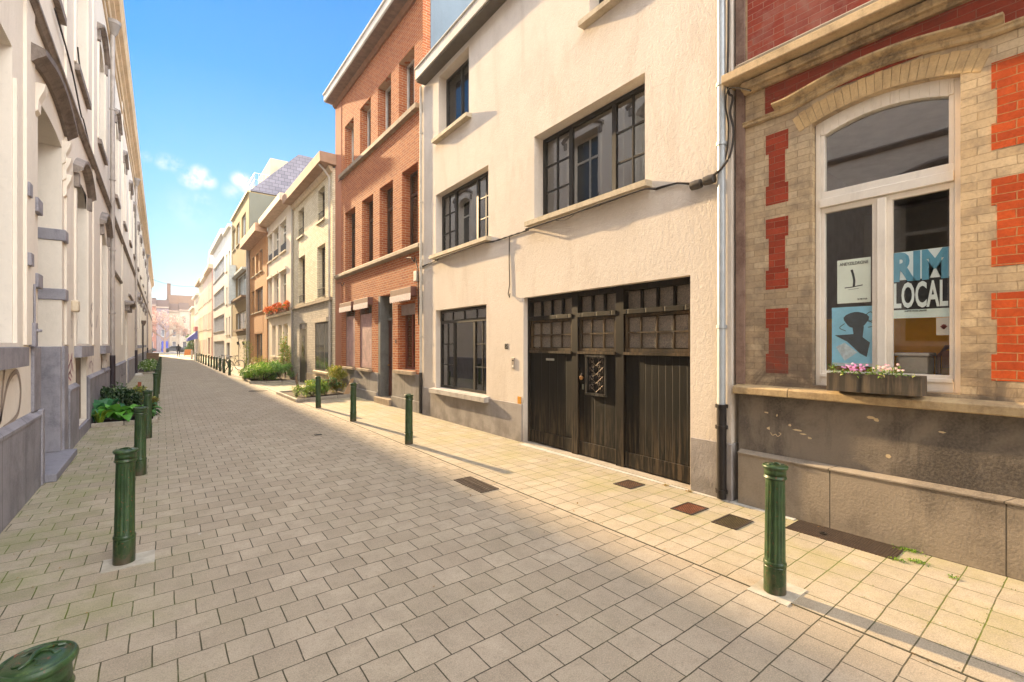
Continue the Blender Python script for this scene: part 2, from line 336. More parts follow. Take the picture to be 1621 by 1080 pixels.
def root(name, loc, label, cat, group=None):
    o = bpy.data.objects.new(name, None); o.location = loc; o.empty_display_size = .2; o['base'] = list(loc); scene.collection.objects.link(o); return tag(o, label, cat, group)
def copy_tree(o, parent=None):
    c = o.copy(); scene.collection.objects.link(c)
    if parent: c.parent = parent
    for ch in [x for x in scene.objects if x.parent == o]: copy_tree(ch, c)
    return c
def FR(a, m=0.): return lambda s, z, d: (a + m * s - d, s, z)      # right-hand facade: s = world Y, d = towards the street
def FL(a): return lambda s, z, d: (a + d, s, z)                     # left-hand facade
def FE(y): return lambda s, z, d: (s, y - d, z)                     # facade closing the street, faces the camera

def wall_mesh(F, s0, s1, z0, z1, ops, thick=.32, depth=8., m=None, back=True):
    """front with real openings, reveals, closed shell behind"""
    m = m or MB(); S = sorted({s0, s1} | {o[0] for o in ops} | {o[1] for o in ops}); Z = sorted({z0, z1} | {o[2] for o in ops} | {o[3] for o in ops})
    S = [x for x in S if s0 <= x <= s1]; Z = [x for x in Z if z0 <= x <= z1]
    inside = lambda a, b: any(o[0] < a < o[1] and o[2] < b < o[3] for o in ops)
    for i in range(len(S) - 1):
        for j in range(len(Z) - 1):
            if not inside((S[i] + S[i + 1]) / 2, (Z[j] + Z[j + 1]) / 2): m.quad(F(S[i], Z[j], 0), F(S[i + 1], Z[j], 0), F(S[i + 1], Z[j + 1], 0), F(S[i], Z[j + 1], 0))
    for (a, b, c, d) in [o[:4] for o in ops]:
        for (p, q) in [((a, c), (b, c)), ((b, c), (b, d)), ((b, d), (a, d)), ((a, d), (a, c))]:
            m.quad(F(p[0], p[1], 0), F(q[0], q[1], 0), F(q[0], q[1], -thick), F(p[0], p[1], -thick))
    if back:
        m.quad(F(s0, z0, 0), F(s0, z0, -depth), F(s0, z1, -depth), F(s0, z1, 0)); m.quad(F(s1, z0, 0), F(s1, z0, -depth), F(s1, z1, -depth), F(s1, z1, 0))
        m.quad(F(s0, z0, -depth), F(s1, z0, -depth), F(s1, z1, -depth), F(s0, z1, -depth)); m.quad(F(s0, z1, 0), F(s1, z1, 0), F(s1, z1, -depth), F(s0, z1, -depth))
    return m
def window(par, F, s0, s1, z0, z1, d=-.18, mat=None, pane=None, mull=(), rails=(), bars=(), fw=.055, sill=None, curtain=None, dep=.06, mw=.07, name='window', label=None):
    """mull / rails: absolute positions; bars: (sa, sb, za, zb, nx, nz) grids"""
    mat = mat or WHITE; pane = pane or glass(); g = MB()
    g.fb(F, s0, s1, z0, z0 + fw, d - dep, d); g.fb(F, s0, s1, z1 - fw, z1, d - dep, d)
    g.fb(F, s0, s0 + fw, z0 + fw, z1 - fw, d - dep, d); g.fb(F, s1 - fw, s1, z0 + fw, z1 - fw, d - dep, d)
    for x in mull:
        a, b, c = (x if isinstance(x, tuple) else (x, z0 + fw, z1 - fw)); g.fb(F, a - mw / 2, a + mw / 2, b, c, d - dep + .004, d - .004)
    for x in rails:
        a, b, c = (x if isinstance(x, tuple) else (x, s0 + fw, s1 - fw)); g.fb(F, b, c, a - mw / 2, a + mw / 2, d - dep + .007, d - .007 + .012)
    for (sa, sb, za, zb, nx, nz) in bars:
        for i in range(1, nx): x = sa + (sb - sa) * i / nx; g.fb(F, x - .011, x + .011, za, zb, d - .04, d - .012)
        for i in range(1, nz): z = za + (zb - za) * i / nz; g.fb(F, sa, sb, z - .011, z + .011, d - .042, d - .014)
    w = g.build(name, mat, par)
    if label: w['label'] = label
    MB().fb(F, s0 + fw * .5, s1 - fw * .5, z0 + fw * .5, z1 - fw * .5, d - dep * .6, d - dep * .6 + .006).build('pane', pane, w)
    if sill:
        sm, pr, ex, hh = sill
        MB().hexa([F(s0 - ex, z0 - hh, d), F(s1 + ex, z0 - hh, d), F(s1 + ex, z0 - hh, pr), F(s0 - ex, z0 - hh, pr)], [F(s0 - ex, z0 - .001, d), F(s1 + ex, z0 - .001, d), F(s1 + ex, z0 - .025, pr), F(s0 - ex, z0 - .025, pr)]).build('sill', sm, w)
    if curtain:
        for (a, b, ct) in curtain: curtain_mesh(F, a, b, z0 + .02, z1 - .02, d - dep - .03).build('curtain', ct, w, smooth='full')
    return w
def curtain_mesh(F, a, b, z0, z1, d):
    g = MB(); n = max(10, int((b - a) / .02)); ph = random.random() * 6
    P = [(a + (b - a) * i / n, .014 * math.sin(i * .9 + ph) + .008 * math.sin(i * 2.3)) for i in range(n + 1)]
    for k in (0, 1): g.v += [F(s, z1 if k else z0, d + w) for s, w in P]
    g.f += [(i, i + 1, i + n + 2, i + n + 1) for i in range(n)]; return g
def pipe(par, pts, r, mat, clips=(), name='downpipe', n=10, F=None, wall=None):
    g = MB().tube(pts, r, n)
    o = g.build(name, mat, par, smooth=True)
    for (x, y, z) in clips: MB().lathe([(r * 1.05, -.02), (r * 1.3, -.018), (r * 1.3, .018), (r * 1.05, .02)], (x, y, z), 12).build('pipe_clip', mat, o)
    return o
def text_obj(txt, size, mat, origin, xdir, ydir, parent, name='lettering', sx=1., extr=.0015, bold=0.):
    cu = bpy.data.curves.new('t', 'FONT'); cu.body = txt; cu.size = size; cu.extrude = extr; cu.offset = bold; cu.resolution_u = 3
    tmp = bpy.data.objects.new('t', cu); scene.collection.objects.link(tmp); dg = bpy.context.evaluated_depsgraph_get(); me = bpy.data.meshes.new_from_object(tmp.evaluated_get(dg))
    X = Vector(xdir).normalized(); Y = Vector(ydir).normalized(); Zv = X.cross(Y); off = Vector(parent['base'])
    for v in me.vertices: v.co = Vector(origin) - off + X * v.co.x * sx + Y * v.co.y + Zv * v.co.z
    bpy.data.objects.remove(tmp); me.materials.clear(); me.materials.append(mat); o = bpy.data.objects.new(name, me); scene.collection.objects.link(o); o.parent = parent; return o
def ribbon(g, pts, w, n):        # flat paint stroke on a plane with normal n
    pts = [Vector(p) for p in pts]; n = Vector(n); L = []
    for i, p in enumerate(pts):
        t = (pts[min(i + 1, len(pts) - 1)] - pts[max(i - 1, 0)]).normalized(); s = t.cross(n).normalized(); ww = w[i] if isinstance(w, list) else w; L.append((p + s * ww / 2, p - s * ww / 2))
    for i in range(len(L) - 1): g.quad(L[i][0], L[i][1], L[i + 1][1], L[i + 1][0])
def smoothpts(p, k=6):
    out = []; P = [Vector(x) for x in p]; P = [P[0]] + P + [P[-1]]
    for i in range(1, len(P) - 2):
        for j in range(k):
            t = j / k; a, b, c, d = P[i - 1:i + 3]
            out.append(.5 * ((2 * b) + (c - a) * t + (2 * a - 5 * b + 4 * c - d) * t * t + (3 * b - a - 3 * c + d) * t ** 3))
    out.append(P[-2]); return out

# ------------------------------------------------------------------ ground
gb = MB().quad((-150, -80, -.012), (150, -80, -.012), (150, 260, -.012), (-150, 260, -.012)); gb.build('ground', plain('8d857a', .9), kind='structure')
def sheet(x0, x1, y0, y1, z, nx=1, ny=1): return MB().quad((x0, y0, z), (x1, y0, z), (x1, y1, z), (x0, y1, z))
road_mat = paver(.218, .218, .5, -.03, 3.31, (.335, .278, .206), (.435, .368, .28), (.06, .05, .034), .42)
walk_mat = paver(.237, .2085, .0, 3.52, .915, (.36, .305, .228), (.44, .375, .29), (.07, .06, .035), .34, '8f8a40')
sheet(-1.3, 3.3, -20, 122, 0).build('road', road_mat, kind='structure')
sheet(3.303, 5.4, -20, 122, 0.001).build('pavement', walk_mat, kind='structure')
# light concrete strip along the foot of the houses on the right
g = MB(); g.box(4.86, 5.06, 1.9, 6.2, -.01, .006); g.build('concrete_strip', plain('b5b0a6', .9, .15, 4, 0, .4), kind='structure')
g = MB(); g.box(3.287, 3.299, -20, 60, -.01, .004); g.build('channel_joint', plain((.06, .055, .035), .9), kind='structure')
# concrete street end, open square
sheet(-14, 16, 122, 160, 0.002).build('street', plain('b3aca2', .9), kind='structure')
# ------------------------------------------------------------------ right side: red and cream brick house (nearest)
def sweep(g, F, path, prof):
    """profile (d, dz) swept along path (s, z)"""
    n = len(prof); base = len(g.v)
    for (s, z) in path: g.v += [F(s, z + dz, d) for d, dz in prof]
    for i in range(len(path) - 1):
        for k in range(n): a = base + i * n + k; b = base + i * n + (k + 1) % n; g.f.append((a, b, b + n, a + n))
    g.f.append(tuple(base + k for k in range(n))); g.f.append(tuple(base + (len(path) - 1) * n + k for k in range(n - 1, -1, -1)))
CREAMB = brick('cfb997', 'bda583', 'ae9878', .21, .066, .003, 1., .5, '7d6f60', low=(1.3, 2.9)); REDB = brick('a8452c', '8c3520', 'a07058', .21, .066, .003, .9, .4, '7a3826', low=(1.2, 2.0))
REDB_SUNLIT = brick('c85826', 'a8421c', 'b58558', .21, .066, .004, 1., .42, '8e3a1c')  # brighter orange copy of the panel red, sunlight put into the colour
A = root('brick_house', (5, -.7, 0), 'red and cream painted brick house with an arched window, nearest on the right', 'house')
FA = FR(5.0); aw = (.75, 1.79, 1.31, 3.96)
zi = lambda s: 3.83 + .085 * (1 - ((s - 1.27) / .52) ** 2)
g = wall_mesh(FA, -4, 2.5, 1.2, 8.6, [aw], .3, 7)
for i in range(16):                                    # arch head
    s0, s1 = .75 + 1.04 * i / 16, .75 + 1.04 * (i + 1) / 16
    g.prism([FA(s0, zi(s0), 0), FA(s1, zi(s1), 0), FA(s1, 3.96, 0), FA(s0, 3.96, 0)], [FA(s0, zi(s0), -.3), FA(s1, zi(s1), -.3), FA(s1, 3.96, -.3), FA(s0, 3.96, -.3)])
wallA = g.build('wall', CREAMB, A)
g = MB(); n = 23
for i in range(n):                                     # voussoirs
    c = 1.27; Rr = 1.62; cz = 3.915 - Rr; a0 = (i / n - .5) * .80; a1 = ((i + .93) / n - .5) * .80
    P = lambda a, r: (c + r * math.sin(a), cz + r * math.cos(a))
    q = [P(a0, Rr + .004), P(a1, Rr + .004), P(a1, Rr + .165 + .01 * (i % 2)), P(a0, Rr + .165 + .01 * (i % 2))]
    g.prism([FA(s, z, .0) for s, z in q], [FA(s, z, .006) for s, z in q])
g.build('window_arch', stone('c9ab7c', '8d7455', 5., .6), A)
def redpanel(tops, sL, sR, step=True, mat=REDB):
    for (zt, zb) in tops:
        g = MB(); k = int(round((zt - zb) / .066)); inn = (k // 3, k - k // 3)
        for (i0, i1, e) in ((0, inn[0], 0), (inn[0], inn[1], .03), (inn[1], k, 0)):
            if i0 != i1: g.fb(FA, sL + e, (sR - e) if step == 2 else sR, zb + i0 * .066, zb + i1 * .066, -.01, .003 + (.0005 if e else 0))
        g.build('painted_panel', mat, A)
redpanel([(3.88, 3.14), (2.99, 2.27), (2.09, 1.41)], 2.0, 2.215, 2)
redpanel([(3.83, 3.17), (2.95, 2.29), (2.07, 1.43)], -.35, .58, 2, REDB_SUNLIT)
MB().fb(FA, -4, 2.22, 4.09, 4.4, .001, .007).build('painted_band', brick('9c4634', '8c3c2c', 'a0705c', .21, .066, .003, .9, .3, '6e4438'), A)
MB().fb(FA, -4, 2.40, 4.72, 8.6, .001, .008).build('painted_upper_wall', brick('a54a34', '90382a', 'b58a74', .21, .066, .003, .9, .5, 'a87c6c'), A)
MB().fb(FA, 2.425, 2.515, 1.28, 8.6, -.05, .03).build('pilaster', stone('8c7466', '5a3e34', 3., .5, stainamt=.8), A)
HM = stone('c0a67e', '54483a', 5., .8, stainamt=.75)
g = MB(); ar = lambda q: .095 * math.cos(min(1, abs((q - 1.29) / .72)) * math.pi / 2) ** 1.15
pp = [(2.12 - .07 * i) for i in range(24)]
sweep(g, FA, [(2.44, 4.02)] + [(q, 4.02 + ar(q)) for q in pp] + [(-4, 4.02)], [(0, 0), (.02, 0), (.035, .012), (.035, .035), (.045, .045), (.045, .055), (0, .06)]); g.build('string_course', HM, A, bevel=.002)
g = MB(); sweep(g, FA, [(q, 4.075 + ar(q)) for q in pp], [(0, 0), (.03, 0), (.05, .02), (.085, .03), (.105, .045), (.105, .062), (.03, .08), (0, .085)]); g.build('window_hood', HM, A, bevel=.002)
g = MB(); sweep(g, FA, [(2.42, 4.365), (-4, 4.365)], [(0, 0), (.05, 0), (.075, .02), (.11, .025), (.12, .04), (.12, .095), (0, .105)]); g.build('cornice_bed', HM, A, bevel=.003)
g = MB(); sweep(g, FA, [(2.56, 4.48), (-4, 4.48)], [(0, 0), (.24, 0), (.25, .01), (.25, .085), (.22, .1), (0, .105)]); g.build('cornice', stone('c9b08a', '6a5640', 3., .6), A, bevel=.004)
g = MB(); sweep(g, FA, [(2.44, 4.586), (-4, 4.586)], [(0, 0), (.2, 0), (.205, .03), (.12, .09), (0, .12)]); g.build('cornice_flashing', stone('938a7c', '5e564c', 3., .5), A)
PLA = stone('80766a', '3c3734', 1.1, .55, stainamt=.9); PLB = stone('968a7a', '5e554b', 1.2, .5, 1.12, 3., stainamt=.6)
MB().fb(FA, -4, 2.49, .56, 1.19, -.3, .02).build('dado', PLA, A)
g = MB(); g.fb(FA, -4, 2.47, 0, .535, -.3, .075); sweep(g, FA, [(2.47, .535), (-4, .535)], [(-.2, 0), (.085, 0), (.085, .018), (.03, .045), (-.2, .045)])
g.build('plinth', PLB, A, bevel=.004)
g = MB()
for (a, b) in ((2.505, 1.96), (1.955, -.9), (-.905, -4)): sweep(g, FA, [(a, 1.18), (b, 1.18)], [(-.2, 0), (.12, 0), (.125, .01), (.125, .07), (.10, .085), (-.05, .105), (-.2, .105)])
g.build('sill_band', stone('b39c76', '756048', 6., .6), A, bevel=.005)
g = MB()                                              # paint chips and scratches on the dado
for (s, z, w, h) in [(2.2, 1.0, .03, .01), (2.1, .98, .012, .02), (1.98, .9, .02, .015), (1.9, .86, .05, .012), (1.86, .83, .03, .01), (1.8, .8, .03, .014), (1.32, 1.06, .05, .015), (1.28, 1.04, .03, .02), (.86, 1.0, .03, .01), (2.18, .84, .02, .02), (1.2, .74, .03, .02)]:
    P = [(s + w * math.cos(k * 1.05) * random.uniform(.5, 1.1), z + h * math.sin(k * 1.05) * random.uniform(.5, 1.1)) for k in range(6)]
    g.prism([FA(a, b, .0205) for a, b in P], [FA(a, b, .0215) for a, b in P])
ribbon(g, smoothpts([FA(2.16, .80, .0215), FA(2.14, .775, .0215), FA(2.11, .79, .0215), FA(2.09, .77, .0215), FA(2.06, .80, .0215), FA(2.08, .81, .0215)]), .006, (-1, 0, 0))
g.build('paint_chips', plain('cdb994', .9), A)
# the window
g = MB(); d0, d1 = -.15, -.075; WH = plain('ebe3d6', .4, .05, 4, 0, .06, .45, .18)
g.fb(FA, .755, .797, 1.31, 3.83, d0, d1); g.fb(FA, 1.744, 1.785, 1.31, 3.83, d0, d1)
g.fb(FA, .798, 1.743, 3.02, 3.10, d0, d1 + .02); g.fb(FA, .798, 1.743, 3.101, 3.17, d0, d1 - .004); g.fb(FA, .798, 1.743, 1.31, 1.40, d0, d1 + .004); g.fb(FA, .798, .832, 3.171, 3.72, d0, d1 - .006); g.fb(FA, 1.712, 1.743, 3.171, 3.72, d0, d1 - .006)
AP = sorted([.756 + 1.028 * i / 16 for i in range(17)] + [.797, .832, 1.712, 1.744])
for s0, s1 in zip(AP[:-1], AP[1:]):
    lo = lambda q: 3.715 + .085 * (1 - ((q - 1.27) / .44) ** 2) if .832 < (s0 + s1) / 2 < 1.712 else 3.7205 if .797 < (s0 + s1) / 2 < 1.744 else 3.831
    g.prism([FA(s0, lo(s0), d0), FA(s1, lo(s1), d0), FA(s1, zi(s1) + .01, d0), FA(s0, zi(s0) + .01, d0)], [FA(s0, lo(s0), d1 + .003), FA(s1, lo(s1), d1 + .003), FA(s1, zi(s1) + .01, d1 + .003), FA(s0, zi(s0) + .01, d1 + .003)])
WA = g.build('window', WH, A, bevel=.004)
def sash(a, b, wa, wb, c=1.402, d=3.018, dd=-.09, w=.05):
    g = MB(); g.fb(FA, a, b, c, c + w, dd - .045, dd); g.fb(FA, a, b, d - w, d, dd - .045, dd); g.fb(FA, a, a + wa, c + w, d - w, dd - .045, dd); g.fb(FA, b - wb, b, c + w, d - w, dd - .045, dd); g.fb(FA, a + .005, b - .005, c - .01, c + .022, -.0895, -.06)
    return g
for (a, b, wa, wb) in ((.799, 1.266, .03, .072), (1.268, 1.742, .072, .032)):
    sh_ = sash(a, b, wa, wb).build('sash', WH, WA, bevel=.003)
MB().fb(FA, 1.235, 1.30, 1.43, 3.0, -.089, -.062).build('astragal', WH, WA, bevel=.006)
for (a, b, c, d) in ((.82, 1.21, 1.44, 2.98), (1.33, 1.72, 1.44, 2.98), (.82, 1.72, 3.15, 3.81)): MB().quad(FA(a, c, -.12), FA(b, c, -.12), FA(b, d, -.12), FA(a, d, -.12)).build('pane', glass(.03, 1.4) if c < 2 else glass(.14, 1.5), WA)
# room behind the window
g = MB(); g.box(5.302, 9.5, -1.2, 2.3, .3, .34); g.box(5.302, 9.5, -1.2, 2.3, 3.95, 4.0); g.box(9.5, 9.54, -1.2, 2.3, .34, 3.95); g.box(5.302, 9.5, -1.24, -1.2, .34, 3.95); g.box(5.302, 9.5, 2.3, 2.34, .34, 3.95)
g.build('room', plain('a08c84', .9), A)
g = MB(); g.box(5.47, 5.50, -1.1, 2.2, .5, 1.965); g.build('partition', plain((.95, .42, .02), .6, .08), A)
g = MB(); g.box(6.2, 6.3, .75, .95, 1.98, 3.9); g.box(6.9, 6.98, -.6, 1.9, 1.98, 3.3); g.build('inner_frame', plain('7a7062', .8), A)
def frame_verts(fl): return fl
def poster(name, label, cat, y0, y1, z0, z1, mat, x=5.128):
    r = root(name, (x, (y0 + y1) / 2, z0), label, cat); MB().box(x, x + .003, min(y0, y1), max(y0, y1), z0, z1).build('sheet', mat, r); return r
px = 5.126; YD = (0, -1, 0); ZD = (0, 0, 1)
PAPER = plain('eef8ea', .7, .03); PBLUE = plain('8fd2ee', .6, .12, 5); INK = plain('23302e', .8, .1)
r = poster('poster', 'pale green poster with a small upright dark figure, taped inside the left window pane', 'poster', 1.36, 1.62, 2.09, 2.5, PAPER)
text_obj('ANEYZILDRONE', .042, INK, (px, 1.60, 2.445), YD, ZD, r, sx=.72)
text_obj('26 MEI 17.00', .02, INK, (px, 1.46, 2.115), YD, ZD, r, sx=.7)
g = MB(); ribbon(g, smoothpts([(px, 1.505, 2.40), (px, 1.495, 2.36), (px, 1.485, 2.30), (px, 1.488, 2.24)]), .018, (-1, 0, 0)); ribbon(g, [(px, 1.56, 2.235), (px, 1.50, 2.238), (px, 1.42, 2.25)], .008, (-1, 0, 0)); ribbon(g, [(px, 1.53, 2.215), (px, 1.45, 2.222)], .003, (-1, 0, 0)); g.build('drawing', INK, r)
r = poster('poster', 'blue poster with a dark drawn head in profile, low in the left window pane', 'poster', 1.29, 1.665, 1.5, 2.055, PBLUE)
g = MB()
def blob(cy, cz, pts): g.add([(px, cy + a, cz + b) for a, b in pts], [tuple(range(len(pts)))])
blob(1.47, 1.93, [(.095 * math.cos(t) * (1 + .12 * math.sin(3 * t)), .075 * math.sin(t)) for t in [i * .35 for i in range(18)]])
blob(1.45, 1.75, [(.05, .12), (-.04, .12), (-.03, .02), (-.085, -.03), (-.06, -.16), (-.01, -.13), (.09, -.02), (.19, .04), (.10, .045), (.04, .05)])
ribbon(g, smoothpts([(px, 1.41, 1.96), (px, 1.36, 2.0), (px, 1.33, 1.95), (px, 1.37, 1.91), (px, 1.41, 1.95), (px, 1.33, 1.88), (px, 1.38, 1.86)]), .006, (-1, 0, 0)); ribbon(g, smoothpts([(px, 1.56, 1.9), (px, 1.6, 1.86), (px, 1.55, 1.83)]), .006, (-1, 0, 0))
g.build('drawing', plain('2b3a44', .7, .3, 20), r)
g = MB(); g.add([(px - .001, a, b) for a, b in ((1.63, 1.68), (1.56, 1.72), (1.46, 1.63), (1.56, 1.55))], [(0, 1, 2, 3)]); g.add([(px, a, b) for a, b in ((1.66, 1.5), (1.3, 1.5), (1.3, 1.53), (1.66, 1.53))], [(0, 1, 2, 3)]); g.build('pale_patch', plain('c4d4dc', .7, .2, 25), r)
r = root('window_banner', (px, 1.0, 1.93), 'blue and black banner lettered LOCAL across the right window pane', 'banner')
MB().box(5.128, 5.131, .815, 1.222, 2.262, 2.505).build('blue_sheet', plain('e2f2f5', .6, .04), r)
MB().box(5.128, 5.131, .815, 1.222, 2.005, 2.26).build('black_sheet', plain('1c1f22', .6, .2), r)
MB().box(5.128, 5.131, .815, 1.222, 1.93, 2.003).build('white_strip', plain('dceee8', .6, .06), r)
text_obj('RIM', .325, plain('5f9fbb', .6, .05), (px, 1.205, 2.265), YD, ZD, r, sx=.70, bold=.016)
text_obj('LOCAL', .30, plain('e6f2f2', .6, .04), (px, 1.198, 2.026), YD, ZD, r, sx=.372, bold=.007)
text_obj('RUIMTE VOOR CREATIE', .017, INK, (px, 1.12, 1.985), YD, ZD, r, sx=.8)
r = poster('card', 'small white card with a faded red motif, low corner of the right window pane', 'card', .82, .915, 1.78, 1.925, plain('d8d2c6', .7, .05))
g = MB()
for k in range(5): ribbon(g, [(px, .868, 1.83), (px, .868 + .022 * math.cos(.5 + k * .53), 1.84 + .03 * math.sin(.5 + k * .53))], .009, (-1, 0, 0))
g.build('motif', plain('8a4038', .7), r)
# things standing inside
r = root('chair', (5.45, .86, .5), 'brown chair with a curved back inside the near window, right of the grey tub', 'chair')
g = MB(); g.tube([(5.40, .74, .5), (5.40, .74, 1.60), (5.40, .79, 1.68), (5.40, .90, 1.68), (5.40, .95, 1.60), (5.40, .95, .5)], .018, 8); g.build('frame', plain('7a4f33', .5), r, smooth=True)
MB().box(5.39, 5.41, .765, .925, 1.50, 1.65).build('backrest', plain('8a5a3c', .6), r); MB().box(5.32, 5.44, .76, .96, .93, .96).build('seat', plain('8a5a3c', .6), r)
for yy in (.77, .95): MB().tube([(5.33, yy, .5), (5.33, yy, .93)], .014, 6).build('leg', plain('7a4f33', .5), r)
r = root('storage_tub', (5.42, 1.1, .9), 'pale grey plastic tub standing inside the near window behind the flower box', 'tub')
g = MB(); g.hexa([(5.24, 1.0, .9), (5.40, 1.0, .9), (5.40, 1.16, .9), (5.24, 1.16, .9)], [(5.20, .98, 1.60), (5.44, .98, 1.60), (5.44, 1.2, 1.60), (5.20, 1.2, 1.60)]); g.build('body', plain('a39c90', .5, .1), r, bevel=.02)
MB().box(5.19, 5.45, .97, 1.21, 1.601, 1.63).build('lid', plain('b5aea2', .5), r, bevel=.01)

# ------------------------------------------------------------------ leaves
def leaf(g, p, dirv, L, W, bend=.3, up=None):
    d = Vector(dirv).normalized(); s = d.cross(Vector((0, 0, 1)));
    if s.length < .01: s = Vector((1, 0, 0))
    s.normalize(); u = s.cross(d); p = Vector(p)
    a = p + d * L * .5 + u * L * .12; t = p + d * L - Vector((0, 0, bend * L))
    g.add([p, a + s * W / 2 + u * W * .15, t, a - s * W / 2 + u * W * .15, a], [(0, 1, 4), (1, 2, 4), (2, 3, 4), (3, 0, 4)])
def rdir(up=.3):
    v = Vector((random.gauss(0, 1), random.gauss(0, 1), random.gauss(0, .8) + up)); return v.normalized()
def bush(g, c, rx, ry, rz, n, L, W=None, shape=1., clumps=9, up=.35):
    c = Vector(c); cl = [(Vector((random.uniform(-1, 1), random.uniform(-1, 1), random.uniform(-.6, 1))), random.uniform(.25, .6)) for _ in range(clumps)]
    for _ in range(n):
        q, rr = random.choice(cl); q = q.normalized() * min(q.length, .8); v = q + rdir(0) * rr * random.uniform(.3, 1)
        p = Vector((c.x + v.x * rx, c.y + v.y * ry, c.z + v.z * rz))
        if p.z < .02: p.z = random.uniform(.02, .12)
        k = random.uniform(.6, 1.3); leaf(g, p, (Vector((v.x, v.y, v.z * .5 + up)) + rdir() * .9), L * k, (W or L * .5) * k, random.uniform(.1, .5))
# flower box on the sill
fbx = root('flower_box', (4.87, 1.27, 1.286), 'dark wooden flower box with pink flowers standing on the sill of the near window', 'flower box')
BX = planks('4a443c', '6d6356', .5, rough=.7)
g = MB(); y0, y1, x0, x1 = .94, 1.60, 4.80, 4.955
for (a, b, c, d) in ((x0, x0 + .016, y0, y1), (x1 - .016, x1, y0, y1), (x0 + .016, x1 - .016, y0, y0 + .016), (x0 + .016, x1 - .016, y1 - .016, y1)): g.box(a, b, c, d, 1.287, 1.447)
g.build('box', BX, fbx, bevel=.003); MB().box(x0 + .016, x1 - .016, y0 + .016, y1 - .016, 1.29, 1.42).build('soil', SOIL, fbx)
g = MB()
for i in range(420):
    y = random.uniform(.99, 1.59); x = random.uniform(4.79, 4.95); hgt = .06 + .03 * math.sin(y * 17) + .02 * math.sin(y * 41)
    leaf(g, (x, y, 1.42 + random.uniform(0, hgt)), rdir(.5), random.uniform(.02, .045), random.uniform(.012, .022), .3)
g.build('foliage', leafmat('3f6a1e', '8aa53a', 'c9c98a'), fbx)
def petals(g, cy, cz, n, spread=(.04, .07, .03), sz=.013):
    for _ in range(n):
        c = Vector((4.84 + random.gauss(0, spread[0]) * .7, cy + random.gauss(0, spread[1]) * .6, cz + abs(random.gauss(0, spread[2])) * .8)); nn = (Vector((-1, -.4, .8)) + rdir() * .5).normalized(); a = nn.cross(Vector((0, 0, 1))).normalized(); b = nn.cross(a)
        k = 7; g.add([c + (a * math.cos(6.283 * i / (2 * k)) + b * math.sin(6.283 * i / (2 * k))) * sz * (1 if i % 2 else .62) for i in range(2 * k)] + [c + nn * .004], [(i, (i + 1) % (2 * k), 2 * k) for i in range(2 * k)])
g = MB(); petals(g, 1.40, 1.475, 34, (.04, .07, .035)); g.build('pink_blossoms', leafmat('d884c0', 'e8a6d2', 'f0c8e0'), fbx)
g = MB(); petals(g, 1.17, 1.485, 28, (.04, .075, .03)); g.build('pale_blossoms', leafmat('eec2c4', 'f5dcd4', 'e8a8b8'), fbx)
g = MB(); petals(g, 1.53, 1.43, 9, (.03, .05, .008), .012); g.build('red_blossoms', leafmat('c83a78', 'd8609a'), fbx)

# ------------------------------------------------------------------ white stucco house with garage
B = root('white_house', (5, 6.5, 0), 'cream stucco house with dark wooden garage doors and small paned windows', 'house')
FB = FR(4.87, .024); STB = stucco('e0d5c8', .28, 'b5a492', .3)
ops = [(3.04, 6.27, 0, 2.52), (7.46, 9.64, .70, 2.5), (7.39, 9.64, 3.79, 5.19), (3.69, 5.97, 3.79, 5.21), (8.13, 9.5, 6.45, 7.88), (3.3, 4.68, 6.45, 7.88)]
wall_mesh(FB, 2.545, 10.42, 0, 8.12, ops, .36, 8).build('wall', STB, B)
for q in ((2.53, 3.022, .62), (6.29, 10.42, .66)): MB().fb(FB, q[0], q[1], 0, q[2], -.36, .025).build('plinth', stucco('a39d9a', .4, '6a6560', .3), B, bevel=.004)
g = MB(); g.hexa([FB(2.4, 8.12, 0), FB(10.42, 8.12, 0), FB(10.42, 8.12, -8), FB(2.4, 8.12, -8)], [FB(2.4, 8.3, 0), FB(10.42, 8.3, 0), FB(10.42, 11.2, -4), FB(2.4, 11.2, -4)]); g.build('roof', plain('4a423e', .8), B)
g = MB(); g.fb(FB, 2.3, 10.2, 8.0, 8.035, 0, .24); g.build('soffit', plain('5e574e', .7), B)
g = MB(); g.fb(FB, 2.3, 10.2, 8.037, 8.27, .0, .27); g.fb(FB, 2.3, 10.2, 8.271, 8.30, -.1, .30); g.build('gutter', plain('d0c9be', .6, .08, 3, .0, .1, .4, .2), B, bevel=.006)
CUR = plain('f4f1ea', .9, .05); CURM = plain('b59d90', .9, .1); CURT = plain('d8cdb9', .9, .08); SB = (stone('c2b49c', '8a7a62', 4., .5), .13, .12, .1)
GL = glass(.16)
window(B, FB, 7.47, 9.63, .71, 2.49, -.12, DKFRAME, GL, mull=[(8.12, .76, 2.2), (8.98, .76, 2.2)], rails=[2.22], bars=[(7.52, 8.09, .77, 2.19, 2, 3), (9.01, 9.58, .77, 2.19, 2, 3), (7.52, 9.58, 2.25, 2.45, 4, 1)], sill=(stone('b4aea8', '7d7670', 4.), .13, .12, .12), curtain=[(7.5, 9.6, CURT)])
w = window(B, FB, 7.4, 9.63, 3.8, 5.18, -.16, DKFRAME, GL, mull=[8.05, 8.98], bars=[(7.45, 8.02, 3.85, 5.13, 2, 3), (9.01, 9.58, 3.85, 5.13, 2, 3)], sill=SB, curtain=[(8.05, 9.0, CUR), (9.02, 9.6, CURM), (7.42, 8.03, CURM)])
window(B, FB, 3.7, 5.96, 3.8, 5.2, -.19, DKFRAME, GL, mull=[4.38, 5.28], bars=[(3.75, 4.35, 3.85, 5.15, 2, 3), (5.31, 5.91, 3.85, 5.15, 2, 3)], sill=SB, curtain=[(3.73, 4.36, CURM), (4.4, 5.26, CURT), (5.3, 5.94, CURM)])
